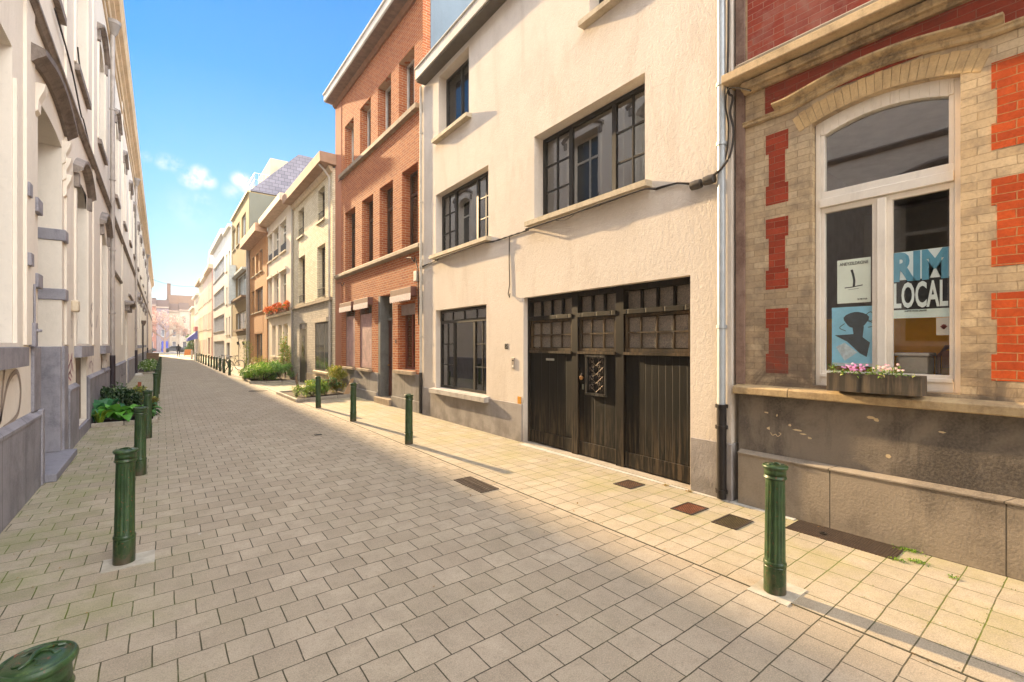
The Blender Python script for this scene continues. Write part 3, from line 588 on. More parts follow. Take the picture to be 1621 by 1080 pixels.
window(B, FB, 8.14, 9.49, 6.46, 7.87, -.2, DKFRAME, glass(.04, 1.3), mull=[8.78], sill=SB, curtain=[(8.16, 9.46, CUR)])
window(B, FB, 3.31, 4.67, 6.46, 7.87, -.2, DKFRAME, glass(.04, 1.3), mull=[4.0], sill=SB, curtain=[(3.33, 4.65, CUR)])
g = MB(); g.fb(FB, 2.7, 10.3, 0.02, 8.0, -3.5, -3.45); g.fb(FB, 2.7, 10.3, 2.75, 2.95, -3.44, -.37); g.fb(FB, 2.7, 10.3, 5.7, 5.9, -3.44, -.37); g.build('inner_wall', DARKIN, B)
# garage front: three bays of boards under frosted lights
GD = -.13; g = MB()
for (a, b) in ((3.04, 3.09), (4.12, 4.26), (5.02, 5.15), (6.22, 6.27)): g.fb(FB, a, b, 0.012, 2.52, GD - .1, GD + .035)
for (a, b) in ((3.09, 4.12), (4.26, 5.02), (5.15, 6.22)): g.fb(FB, a, b, 2.44, 2.519, GD - .1, GD + .02); g.fb(FB, a, b, 2.12, 2.185, GD - .1, GD + .045)
gf = g.build('garage_frame', planks('120e0a', '251c13', .3), B, bevel=.003)
for (nm, a, b, nx) in (('garage_door', 3.10, 4.11, 4), ('entrance_door', 4.27, 5.01, 3), ('garage_door', 5.16, 6.21, 4)):
    g = MB(); boards = MB()
    dr = MB().fb(FB, a, b, .23, 1.56, GD - .04, GD).build(nm, planks('0a0907', '17130d', .105 if nx == 4 and a < 4 else .21), B)
    g.fb(FB, a, b, .03, .228, GD - .04, GD + .018); g.build('kickboard', planks('15120d', '33291e', 2.), dr, bevel=.004)
    g = MB(); g.fb(FB, a - .005, b + .005, 1.562, 1.60, GD - .03, GD + .05); g.fb(FB, a, b, 1.602, 1.65, GD - .04, GD + .02)
    g.fb(FB, a, b, 2.08, 2.118, GD - .04, GD + .01); g.fb(FB, a, a + .045, 1.652, 2.078, GD - .04, GD + .008); g.fb(FB, b - .045, b, 1.652, 2.078, GD - .04, GD + .008)
    for i in range(1, nx): x = a + (b - a) * i / nx; g.fb(FB, x - .011, x + .011, 1.652, 2.078, GD - .03, GD + .003)
    g.fb(FB, a + .046, b - .046, 1.855, 1.877, GD - .03, GD + .005); g.build('glazing_frame', planks('3a2f22', '5c4a34', 3.), dr)
    MB().fb(FB, a + .02, b - .02, 1.66, 2.07, GD - .035, GD - .025).build('frosted_pane', frosted(), dr)
    for i in range(1, nx): x = a + (b - a) * i / nx; MB().fb(FB, x - .013, x + .013, 2.187, 2.438, GD - .06, GD - .01).build('transom_bar', DARKWOOD, gf)
    tl_ = None; MB().fb(FB, a, b, 2.186, 2.439, GD - .07, GD - .06).build('transom_pane', frosted(), gf)
    if nm == 'entrance_door':
        g = MB(); q = (4.45, 4.86, .95, 1.545)
        g.fb(FB, q[0], q[1], q[2], q[2] + .035, GD + .001, GD + .045); g.fb(FB, q[0], q[1], q[3] - .03, q[3], GD + .001, GD + .045); g.fb(FB, q[0], q[0] + .03, q[2] + .035, q[3] - .03, GD + .001, GD + .035); g.fb(FB, q[1] - .03, q[1], q[2] + .035, q[3] - .03, GD + .001, GD + .035)
        g.build('grille_frame', planks('2f2d2a', '57534c', 3., rough=.35), dr)
        MB().fb(FB, q[0] + .03, q[1] - .03, q[2] + .035, q[3] - .03, GD + .0005, GD + .004).build('grille_backing', plain('0b0a09', .3, .2), dr)
        g = MB(); IR = plain('5e5248', .45, .3, 30, .3)
        def sp(cs, cz, r, tn, ph, mir=1):
            pts = [FB(cs + mir * r * (1 - .8 * t / 14) * math.cos(ph + tn * t / 14), cz + r * (1 - .8 * t / 14) * math.sin(ph + tn * t / 14), GD + .018) for t in range(15)]; g.tube(pts, .0038, 5, False)
        for zc in (1.07, 1.2, 1.33, 1.46):
            for mir in (1, -1):
                sp(4.655 + mir * .085, zc, .055, 7.5, -.8, mir); sp(4.655 + mir * .05, zc + .06, .032, -6.5, .8, mir)
                g.tube([FB(4.655, zc - .07, GD + .018), FB(4.655 + mir * .14, zc + .04, GD + .018)], .0035, 5, False)
        g.build('wrought_grille', IR, dr, smooth=True)
        g = MB(); g.lathe([(.012, 0), (.014, .02), (.03, .035), (.034, .05), (.02, .062)], (0, 0, 0), 12); g.v = [FB(4.935 + v[0], 1.2 + v[1], GD + v[2]) for v in g.v]; g.build('knob', plain('a87e52', .3, .1, 8, .8), dr, smooth=True)
        g = MB(); g.fb(FB, 4.92, 4.95, 1.02, 1.10, GD, GD + .008); g.build('keyhole_plate', plain('8f948c', .4, .1, 8, .8), dr)
        g = MB(); ribbon(g, smoothpts([FB(4.94, 1.22, GD + .064), FB(4.935, 1.27, GD + .03)]), .01, (-1, 0, 0)); g.build('knob_stem', IR, dr)
    if a > 5: MB().fb(FB, 5.6, 5.8, 1.44, 1.475, GD, GD + .012).build('letter_slot', plain('b5b0a4', .3, .1, 8, .8), dr, bevel=.003)
g = MB(); g.fb(FB, 3.0, 6.3, -.01, .012, -.4, .03); g.build('threshold', CONC, B)
pipe(B, [(4.885, 2.63, 1.0), (4.885, 2.63, 8.05)], .042, ZINC, [(4.885, 2.63, z) for z in (1.9, 3.9, 4.55, 6.2)], n=14)
pipe(B, [(4.885, 2.63, .02), (4.885, 2.63, 1.05)], .05, IRON, [(4.885, 2.63, .8), (4.885, 2.63, 1.03), (4.885, 2.63, .1)], name='cast_iron_pipe', n=14)
pipe(B, [(5.075, 10.36, 1.0), (5.075, 10.36, 8.03)], .035, plain('b9b2a6', .6), [(5.075, 10.36, z) for z in (1.9, 3.6, 5.2, 6.9)], n=10)
pipe(B, [(5.07, 10.36, .02), (5.07, 10.36, 1.02)], .045, IRON, [], name='cast_iron_pipe')
NUM = plain('3a342d', .6)
text_obj('85', .135, NUM, FB(6.83, 1.625, .006), (0, -1, 0), (0, 0, 1), B, 'house_number', sx=.8, extr=.004, bold=.003)
r_ = MB().fb(FB, 6.52, 6.60, 1.27, 1.47, 0, .018).build('intercom', plain('a99e92', .4, .08, 6, .5), B, bevel=.004)
g = MB(); g.lathe([(.012, 0), (.012, .006)], (0, 0, 0), 10); g.v = [FB(6.56 + v[0], 1.42 + v[1], .018 + v[2]) for v in g.v]; g.build('camera_lens', plain('0f0d0c', .2), r_)
MB().fb(FB, 6.54, 6.58, 1.30, 1.335, .018, .022).build('name_tag', plain('e8e2d6', .5), r_)
MB().fb(FB, 6.33, 6.43, .65, .79, .0, .012).build('yellow_marker_plate', plain('c98a1c', .5, .2, 30), B, bevel=.003)
# cables along the facade
def sag(p, q, s, n=10): p, q = Vector(p), Vector(q); return [p.lerp(q, i / n) - Vector((0, 0, s * 4 * (i / n) * (1 - i / n))) for i in range(n + 1)]
g = MB(); pts = [FB(10.4, 3.62, .02), FB(9.5, 3.66, .02), FB(9.45, 3.66, .11), FB(7.4, 3.655, .12), FB(7.2, 3.67, .02)] + [FB(7.1 - .1 * i, 3.66 + .008 * (i % 2), .02) for i in range(10)] + [FB(6.1, 3.66, .02), FB(6.05, 3.65, .125), FB(5.0, 3.645, .12), FB(4.4, 3.66, .12), FB(3.6, 3.66, .12), FB(3.5, 3.66, .02), FB(3.2, 3.64, .02), FB(2.95, 3.56, .03)]
g.tube(pts, .012, 6); g.tube([p if i % 2 else (p[0], p[1], p[2] - .018) for i, p in enumerate([tuple(x) for x in pts])], .008, 5)
g.tube(sag(FB(5.3, 3.64, .125), FB(4.85, 3.64, .125), .05), .006, 5)
g.tube([FB(6.66, 3.66, .02), FB(6.68, 3.3, .012), FB(6.66, 2.8, .015), FB(6.70, 2.62, .02), FB(6.63, 2.55, .04), FB(6.60, 2.62, .05), FB(6.65, 2.60, .03)], .009, 6)
g.build('facade_cable', CABLE, B, smooth=True)
tag_ = MB(); 
for (s, zz) in ((2.92, 3.53), (2.76, 3.54)):
    bx = MB(); bx.lathe([(.03, -.07), (.05, -.06), (.055, .0), (.05, .06), (.03, .07)], (0, 0, 0), 12); bx.v = [FB(s + v[2], zz + v[1], .07 + v[0]) for v in bx.v]; bx.build('junction_box', plain('4a443e', .6, .1), B, smooth=True)
g = MB(); g.tube(smoothpts([FB(2.8, 3.55, .06), FB(2.62, 3.6, .1), FB(2.53, 3.75, .05), FB(2.50, 4.0, .04), FB(2.53, 4.2, .05), FB(2.5, 4.35, .06), FB(2.56, 4.5, .05), FB(2.55, 5.2, .05), FB(2.54, 7.5, .05)]), .013, 6); g.tube(smoothpts([FB(2.75, 3.58, .05), FB(2.6, 3.7, .04), FB(2.56, 4.05, .03), FB(2.58, 4.3, .05), FB(2.52, 4.45, .08), (4.86, 2.3, 4.33)]), .009, 6)
g.build('facade_cable', CABLE, B, smooth=True)
g = MB(); g.tube([(4.96, 2.4, 3.9), (4.96, 2.2, 2.98)], .004, 4); g.build('hook', CABLE, A) if False else None

# ------------------------------------------------------------------ tall red brick house
Cc = root('red_brick_house', (5.16, 14, 0), 'tall orange red brick house with a projecting grey cornice and shuttered ground floor windows', 'house')
FC = FR(5.16); OB = brick('bb6e40', 'a25532', 'c4a888', .21, .068, .007, .9, .2, '8a4e36')
c1 = [(15.42, 16.5), (13.79, 14.78), (12.28, 13.27), (10.7, 11.68)]; c2 = [(15.58, 16.52), (13.99, 14.96), (12.41, 13.41), (10.91, 11.89)]
ops = [(a, b, 4.22, 6.33) for a, b in c1] + [(a, b, 7.73, 9.38) for a, b in c2] + [(15.45, 16.42, .95, 2.92), (13.9, 14.98, .95, 2.92), (12.3, 13.3, .16, 3.14), (10.86, 11.95, 1.03, 2.8)]
wall_mesh(FC, 10.43, 17.6, 0, 10.6, ops, .3, 8).build('wall', OB, Cc)
MB().fb(FC, 16.9, 17.6, 0, 10.58, -.1, .012).build('rendered_strip', stucco('b57c62', .3, '8a5844', .2), Cc)
MB().box(5.37, 13, 10.405, 10.428, 7.5, 12.6).build('rendered_side_wall', stucco('75838e', .3, '656e76', .2), Cc)
MB().box(5.4, 13.1, 10.44, 10.75, 10.61, 12.59).build('rear_block', stucco('75838e', .3, '656e76', .2), Cc)
g = MB(); sweep(g, FC, [(17.6, 10.45), (10.3, 10.45)], [(0, 0), (.06, 0), (.09, .05), (.12, .09), (.12, .1), (0, .1)]); g.build('frieze_moulding', plain('8f6a52', .8), Cc)
g = MB(); sweep(g, FC, [(17.62, 10.56), (10.25, 10.56)], [(0, 0), (.40, 0.03), (.42, .06), (.42, .24), (.46, .26), (.46, .32), (0, .34)]); g.build('cornice', plain('cfc6bb', .8, .12, 2), Cc, bevel=.005)
MB().fb(FC, 10.35, 17.5, 10.548, 10.557, .02, .40).build('soffit', plain('7c6a5e', .8, .2), Cc)
GST = stone('9c8a74', '5c5044', 3., .5); WFR = plain('c9c4ba', .5); DKW = plain('3a302a', .5); LACE = plain('e6e0d6', .9, .1); DG = darkglass('3c3733')
for i, (a, b) in enumerate(c1):
    window(Cc, FC, a + .005, b - .005, 4.26, 6.325, -.24, plain('4a3428', .5), GL, rails=[5.72], mull=[((a + b) / 2, 4.3, 5.7)], curtain=[(a + .06, b - .06, LACE if i != 3 else DARKIN)])
for i, (a, b) in enumerate(c2):
    window(Cc, FC, a + .005, b - .005, 7.76, 9.375, -.24, WFR, GL, mull=[(a + b) / 2], curtain=[(a + .05, b - .05, LACE)], mw=.1)
g = MB()
for (a, b) in ((15.2, 16.9), (13.75, 15.19), (12.2, 13.74), (10.6, 12.19)): g.fb(FC, a, b - .01, 7.62, 7.755, -.22, .12)
g.build('sill_course', GST, Cc, bevel=.01)
g = MB(); sweep(g, FC, [(17.4, 4.08), (10.45, 4.08)], [(-.2, 0), (.05, 0), (.12, .05), (.12, .13), (.08, .165), (-.2, .175)]); g.build('string_course', GST, Cc)
g = MB(); PG = stone('8f8b88', '5e5853', 2., .3, .86, 3.); g.fb(FC, 13.35, 17.55, 0, .28, -.25, .07); g.fb(FC, 10.44, 12.27, 0, .28, -.25, .07); g.fb(FC, 13.34, 16.95, .28, .86, -.25, .03); g.fb(FC, 10.44, 12.28, .28, .95, -.25, .03)
g.build('plinth', PG, Cc, bevel=.004)
SH = slatmat('a88684', .055)
for (a, b, nm) in ((15.45, 16.42, 'x'), (13.9, 14.98, 'y')):
    w = MB().fb(FC, a + .06, b - .06, .97, 2.68, -.05, -.02).build('roller_shutter', SH, Cc)
    g = MB(); g.fb(FC, a + .001, a + .06, .955, 2.9, -.14, -.01); g.fb(FC, b - .06, b - .001, .955, 2.9, -.14, -.01); g.build('shutter_rail', plain('8a6a60', .6), w)
    MB().fb(FC, a - .03, b + .03, .87, .95, -.2, .12).build('sill', GST, Cc, bevel=.006)
    g = MB()                                     # chalky scribble on the shutter
    ribbon(g, smoothpts([FC(b - .12, 1.25, -.019), FC(b - .3, 1.6, -.019), FC(b - .5, 1.9, -.019), FC(a + .3, 2.3, -.019), FC(a + .15, 2.45, -.019)]), .03, (-1, 0, 0)); ribbon(g, smoothpts([FC(a + .12, 1.35, -.019), FC(a + .4, 1.7, -.019), FC(b - .3, 2.35, -.019)]), .025, (-1, 0, 0)); g.build('chalk_mark', plain('bba09a', .9), w)
def awning(a, b, z0, z1):
    o = MB().fb(FC, a, b, z0 + .1, z1, -.05, .16).build('awning_box', plain('6a463c', .7, .15), Cc, bevel=.01); g = MB(); n = int((b - a) / .13)
    for i in range(n):                                # scalloped valance
        c = a + (b - a) * (i + .5) / n; w = (b - a) / n / 2
        P = [(c - w, z0 + .17), (c - w, z0 + .04)] + [(c - w * math.cos(t), z0 + .04 - .05 * math.sin(t)) for t in (.5, 1.0, 1.57, 2.1, 2.6)] + [(c + w, z0 + .04), (c + w, z0 + .17)]
        g.prism([FC(s, z, .163) for s, z in P], [FC(s, z, .172) for s, z in P])
    g.build('valance', plain('e2d2ca', .9, .15, 25), o)
awning(15.36, 16.62, 2.83, 3.14); awning(13.82, 15.12, 2.83, 3.16); awning(10.78, 12.1, 2.84, 3.18)
MB().fb(FC, 10.87, 11.94, 2.5, 2.79, -.13, -.1).build('roller_blind', plain('9c8c86', .8), Cc)
w = window(Cc, FC, 10.87, 11.94, 1.04, 2.79, -.22, plain('7c3f30', .5), GL, mull=[11.5], curtain=[(11.0, 11.2, LACE)], sill=(GST, .13, .08, .11))
MB().fb(FC, 11.02, 11.28, 1.25, 2.3, -.215, -.205).build('white_notice', plain('c9c2bb', .8), w)
dr = MB().fb(FC, 12.38, 13.22, .2, 2.42, -.30, -.25).build('door', plain('4f2721', .45, .15, 4), Cc)
g = MB()
for (za, zb) in ((.32, .95), (1.05, 1.25), (1.35, 1.9)): g.fb(FC, 12.5, 13.1, za, zb, -.25, -.235)
g.build('door_panel', plain('5c2f27', .45), dr, bevel=.01); MB().fb(FC, 12.6, 12.9, 1.28, 1.32, -.25, -.225).build('letter_slot', ZINC, dr)
MB().tube([FC(13.12, 1.1, -.25), FC(13.12, 1.1, -.2)], .025, 8).build('knob', plain('b08a4a', .3, .1, 6, .9), dr)
MB().fb(FC, 12.38, 13.22, 2.5, 3.08, -.29, -.28).build('transom_pane', DG, Cc)
g = MB(); DJ = stone('6b6b68', '47443f', 3.); g.fb(FC, 13.19, 13.345, .12, 3.14, -.3, .012); g.fb(FC, 12.3, 12.38, .12, 3.14, -.3, -.02); g.fb(FC, 12.38, 13.19, 2.42, 2.5, -.3, -.2); g.fb(FC, 12.38, 13.19, 3.08, 3.139, -.3, -.2); g.build('door_frame', DJ, Cc)
MB().fb(FC, 12.22, 13.36, 0, .17, -.3, .14).build('doorstep', GST, Cc, bevel=.008)
g = MB(); g.tube([FC(17.3, 3.95, .03), FC(16.9, 3.93, .03), FC(16.7, 3.78, .03), FC(16.5, 3.9, .03)], .01, 5); g.tube([FC(11.3, 3.98, .05), FC(10.9, 3.92, .08), FC(10.8, 3.8, .05), FC(10.7, 3.9, .08), FC(10.6, 3.6, .05), FC(10.6, 2.2, .03)], .015, 6); g.tube([FC(16.95, 7.55, .1), FC(16.6, 7.5, .15), FC(16.5, 7.55, .05)], .012, 5)
g.build('facade_cable', CABLE, Cc, smooth=True); MB().fb(FC, 10.62, 10.78, 3.3, 3.55, .0, .09).build('junction_box', plain('c2bcb2', .6), Cc, bevel=.01)
MB().fb(FC, 12.05, 12.12, 1.75, 1.85, 0, .01).build('house_number_plate', plain('5a3a30', .6), Cc)
# ------------------------------------------------------------------ further houses on the right
def house(label, F, s0, s1, h, mat, wins, frame=None, pane=None, sillm=None, eave=None, depth=8., roof=None, rec=-.14, name='terraced_house', sx=.06, mull=True, rail=None, ph=None):
    p = F((s0 + s1) / 2, 0, 0); r = root(name, p, label, 'house')
    wall_mesh(F, s0, s1, 0, h, [w[:4] for w in wins], .25, depth).build('wall', mat, r)
    for w in wins:
        a, b, c, d = w[:4]
        window(r, F, a + .005, b - .005, c + .005, d - .005, rec, frame or WFR, pane or darkglass(), mull=[(a + b) / 2] if mull and b - a > .7 else [], rails=[c + (d - c) * .7] if rail else [], fw=.05, sill=(sillm, .08, sx, .09) if sillm else None)
    if eave:
        pr, eh, em = eave; MB().hexa([F(s0 - .05, h - .1, .0), F(s1 - .02, h - .1, .0), F(s1 - .02, h - .04, pr), F(s0 - .05, h - .04, pr)], [F(s0 - .05, h + eh, 0), F(s1 - .02, h + eh, 0), F(s1 - .02, h + eh, pr), F(s0 - .05, h + eh, pr)]).build('eaves', em, r, bevel=.01)
    if roof:
        g = MB(); g.hexa([F(s0, h + .001, 0), F(s1, h + .001, 0), F(s1, h + .001, -depth), F(s0, h + .001, -depth)], [F(s0, h + roof[0], -depth / 2 + .1), F(s1, h + roof[0], -depth / 2 + .1), F(s1, h + roof[0], -depth / 2), F(s0, h + roof[0], -depth / 2)]); g.build('roof', roof[1], r)
    return r
SL = slate(); EAV = plain('a8876f', .8, .15, 2); WB = brick('efe4c8', 'e2d4b2', 'ac9c80', .21, .072, .006, .8, .22, '9c8a6c'); WB2 = brick('cdc4b4', 'b8ae9e', '8c8478', .21, .072, .007, .9, .35, '7c7266')
FD = FR(5.05)
wD = [(18.63, 19.63, 6.62, 7.9), (21.9, 22.98, 6.62, 7.86), (18.55, 19.72, 3.58, 5.65), (21.7, 22.98, 3.58, 5.68), (17.95, 19.92, .66, 2.58)]
D = house('cream white brick house with deep salmon eaves, next to the tall red brick house', FD, 17.6, 23.95, 8.25, WB, wD[:4], DKW, DG, SILL, None, roof=(2.5, SL), rec=-.2, rail=True)
g = MB(); g.hexa([FD(17.45, 8.32, -.1), FD(23.9, 8.32, -.1), FD(23.9, 8.36, .48), FD(17.45, 8.36, .48)], [FD(17.45, 8.72, -.1), FD(23.9, 8.72, -.1), FD(23.9, 8.72, .5), FD(17.45, 8.72, .5)]); g.build('eaves', EAV, D, bevel=.01)
g = MB(); sweep(g, FD, [(23.9, 8.12), (17.6, 8.12)], [(0, 0), (.05, 0), (.12, .1), (.14, .2), (0, .2)]); g.build('frieze', plain('cdb89a', .8), D)
MB().fb(FD, 17.6, 23.95, 0, 3.4, -.0, .012).build('ground_floor_facing', WB2, D) if False else None
g = wall_mesh(FD, 17.62, 23.9, 0, 3.4, [(17.95, 19.92, .66, 2.58), (21.2, 22.6, .0, 2.66)], .03, 0, back=False)
g2 = MB(); g2.v = [(x - .03, y, z) for x, y, z in g.v]; g2.f = g.f; g2.build('ground_floor_facing', WB2, D)
MB().fb(FD, 17.95, 19.92, 2.585, 2.75, .0, .14).build('shutter_box', plain('b7aa98', .7), D)
w = window(D, FD, 17.96, 19.91, .67, 2.575, .022, plain('2f2924', .5), darkglass('2c302e'), mull=[18.6, 19.25], sill=(SILL, .12, .08, .1), dep=.018)
dd_ = MB().fb(FD, 21.55, 22.3, .05, 2.4, .002, .022).build('door', plain('231f1c', .45, .2, 5), D); MB().fb(FD, 21.7, 22.15, 1.1, 2.1, .0225, .026).build('door_pane', DG, dd_); MB().fb(FD, 21.56, 22.29, 2.42, 2.64, .003, .01).build('transom_pane', DG, dd_)
g = MB(); g.fb(FD, 22.31, 22.59, .0, 2.64, .001, .02); g.fb(FD, 21.21, 21.54, 0, 2.64, .001, .02); g.build('door_reveal', plain('4a443e', .8, .2), D)
MB().fb(FD, 17.62, 23.9, 3.36, 3.48, 0, .12).build('string_course', plain('8c7c68', .8), D)
g = MB(); g.fb(FD, 17.62, 21.18, 0, .5, .031, .06); g.build('plinth', stone('b7a78e', '7d6e5c', 3.), D)
for (a, b, z) in ((18.6, 19.65, 6.65), (21.88, 23.0, 6.65), (18.52, 19.75, 3.6), (21.68, 23.0, 3.6)):
    g = MB(); hh = .34
    g.tube([FD(a, z + hh, -.03), FD(b, z + hh, -.03)], .012, 5); g.tube([FD(a, z + .05, -.03), FD(b, z + .05, -.03)], .01, 5)
    n = 7
    for i in range(n + 1): s = a + (b - a) * i / n; g.tube([FD(s, z + .05, -.03), FD(s, z + hh, -.03)], .007, 4)
    g.build('window_guard', IRON, D)
pipe(D, [FD(17.75, .1, .07), FD(17.75, 7.9, .07), FD(17.75, 8.15, .25), FD(17.8, 8.35, .42)], .04, plain('b0a79b', .5), n=8)
pipe(D, [FD(23.85, .1, .07), FD(23.85, 3.3, .07)], .05, plain('817a74', .5), n=8); pipe(D, [FD(23.85, 3.3, .07), FD(23.85, 8.3, .07)], .045, plain('9c958a', .5), n=8)

PE = stucco('e0d3bf', .25, 'ab987d', .2); F5 = FR(4.95)
wE = []
for (a, b) in ((25.05, 26.42), (26.95, 28.25), (28.7, 29.75)): wE += [(a, b, 6.45, 7.9), (a, b, 3.42, 5.42)]
for (a, b) in ((24.7, 25.75), (26.1, 27.1), (27.7, 28.7)): wE.append((a, b, 1.1, 2.75))
E_ = house('narrow cream plastered house with orange flowers on the ledge above its ground floor', F5, 24.0, 29.95, 8.6, PE, wE, plain('e6ddcc', .5), darkglass('30302c'), plain('c8b89c', .8), (.5, .3, plain('c9ad94', .8, .15)), roof=(2.5, SL), rail=True)
MB().fb(F5, 24.0, 29.9, 3.18, 3.32, 0, .16).build('flower_ledge', SILL, E_)
g = MB()
for (a, b) in ((25.05, 26.42), (26.95, 28.25), (28.7, 29.75)): g.fb(F5, a - .12, b + .12, 5.45, 5.6, 0, .09); g.fb(F5, a - .12, b + .12, 7.93, 8.05, 0, .06)
g.build('window_head', plain('d8cab2', .8), E_)
for (a, b) in ((25.05, 26.42), (26.95, 28.25), (28.7, 29.75)): g = MB(); g.fb(F5, a, b, 6.5, 6.85, -.03, -.01); g.build('window_guard', IRON, E_)
MB().fb(F5, 24.0, 29.9, .0, .5, 0, .04).build('plinth', stone('a39a90', '6b6258', 3.), E_)
FLW = leafmat('c8541a', 'e07a2a', 'e8a050')
for i, s in enumerate((24.6, 25.7, 26.9, 28.2, 29.2)):
    r = root('flower_trough', F5(s, 3.325, .1), ['trough of orange flowers on the cream house ledge, nearest the camera', 'trough of orange flowers on the cream house ledge, second from the near end', 'trough of orange flowers in the middle of the cream house ledge', 'trough of orange flowers on the cream house ledge, second from the far end', 'trough of orange flowers on the cream house ledge, farthest'][i], 'flower trough', 'flower troughs on the cream house ledge')
    MB().fb(F5, s - .35, s + .35, 3.325, 3.47, .02, .18).build('trough', plain('7c5238', .8), r)
    g = MB(); p = F5(s, 3.6, .12); bush(g, p, .2, .45, .26, 330, .09, .07); g.build('flowers', FLW, r)
    g = MB(); bush(g, (p[0], p[1], p[2] - .08), .16, .42, .14, 130, .08, .05); g.build('foliage', leafmat('5a6a22', '7f8c30'), r)

F6 = FR(4.9); ORB = brick('c28a54', 'b57d4c', 'b59a78', .21, .07, .005, .6, .2, '9a6a48')
wF = [(31.45, 32.5, 6.25, 7.55), (32.9, 33.9, 6.25, 7.55), (34.4, 35.6, 6.25, 7.55), (31.35, 34.2, 3.8, 5.28), (34.5, 35.77, 3.8, 5.28), (31.5, 34.4, .55, 2.4)]
Fh = house('orange brick house with wide grey brown roof edge and diagonal boarding on its front', F6, 30.0, 36.45, 8.3, ORB, wF, plain('5d5148', .6), darkglass('3a3a3a'), SILL, (.62, .42, plain('b58e70', .8, .2)), roof=(1.6, plain('7a6a60', .8)), rail=False)
g = MB()
for i in range(14): s = 31.2 + i * .35; g.add([F6(s, 2.5, .012), F6(s + .1, 2.5, .012), F6(s + 1.0, 3.7, .012), F6(s + .9, 3.7, .012)], [(0, 1, 2, 3)])
g.build('diagonal_boarding', plain('c9935f', .8), Fh); MB().fb(F6, 31.2, 36.3, 2.45, 3.75, 0, .01).build('boarding_backing', plain('a8703f', .8), Fh)
pipe(Fh, [F6(36.35, .1, .08), F6(36.35, 8.2, .08)], .07, plain('8b8078', .5), n=8)

F7 = FR(4.85); OLV = stucco('8a7650', .25, '7d6d4e', .15)
G = house('tall olive brown modern block with a slate mansard roof and projecting window boxes', F7, 36.5, 46.2, 12.35, OLV, [(38.0, 40.2, 9.6, 11.3), (41.3, 43.2, 9.6, 11.3), (44.0, 45.6, 9.6, 11.3), (37.8, 43.5, 5.3, 7.1), (38.0, 43.5, 2.9, 4.2)], plain('dcdcd6', .5), darkglass('59636b'), SILL, None, depth=9)
MB().fb(F7, 36.47, 36.497, 6, 12.29, -8.9, -.02).build('side_cladding', stucco('68685c', .2, '55554a', .15), G); MB().fb(F7, 36.45, 46.2, 12.3, 12.42, -.1, .12).build('roof_edge', plain('b0a079', .7), G)
g = MB(); P = [F7(36.5, 12.42, -.05), F7(46.2, 12.42, -.05)]; g.prism([F7(36.5, 12.42, -.05), F7(36.5, 15.7, -3.2), F7(36.5, 15.7, -7), F7(36.5, 12.42, -9)], [F7(46.2, 12.42, -.05), F7(46.2, 15.7, -3.2), F7(46.2, 15.7, -7), F7(46.2, 12.42, -9)]); g.build('mansard_roof', SL, G)
MB().fb(F7, 39.8, 45.6, 12.43, 16.2, -5.2, -1.9).build('roof_dormer', stucco('a89c86', .2, '83775f', .1), G)
MB().fb(F7, 38.8, 42.5, 12.43, 13.5, -1.75, -.6).build('terrace_parapet', stucco('b8ac98', .2, '93856a', .1), G)
g = MB(); q = [F7(38.9, 14.5, -1.7), F7(38.9, 14.5, -.7), F7(42.4, 14.5, -.7)]; g.tube(q, .03, 5); g.tube([(x, y, z - .5) for x, y, z in q], .02, 5)
for p_ in [Vector(q[0]).lerp(Vector(q[1]), i / 4) for i in range(5)] + [Vector(q[1]).lerp(Vector(q[2]), i / 7) for i in range(1, 8)]: g.tube([p_, p_ - Vector((0, 0, 1.05))], .022, 4)
g.build('balcony_railing', ZINC, G)
for (a, b, c, d) in ((37.6, 43.8, 4.75, 8.0), (37.7, 43.7, 2.42, 2.9)): pass
bx = MB(); bx.fb(F7, 43.6, 44.4, 5.0, 8.2, 0, .5); bx.fb(F7, 37.6, 43.6, 7.1, 7.25, 0, .3); bx.build('bay_panel', plain('c9ccc6', .6, .1), G)
MB().fb(F7, 37.5, 43.6, 5.1, 5.25, 0, .35).build('bay_ledge', plain('6e5038', .7), G); MB().fb(F7, 37.5, 43.6, 2.72, 2.86, 0, .25).build('bay_ledge', plain('6e5038', .7), G)
g = wall_mesh(F7, 36.9, 46.2, 0, 2.4, [(38.3, 38.8, 0, 2.2), (41.2, 41.8, 0, 2.2)], .04, 0, back=False); g.v = [(x - .04, y, z) for x, y, z in g.v]; g.build('ground_floor_cladding', plain('d9cdb4', .7, .15), G)
pipe(G, [F7(36.45, .1, .12), F7(36.45, 8.3, .12)], .06, plain('9a948e', .5), n=8)
for s in (38.5, 41.5): MB().tube([F7(s, 1.7, .05), F7(s, 1.95, .1)], .09, 8).build('wall_lamp', IRON, G)

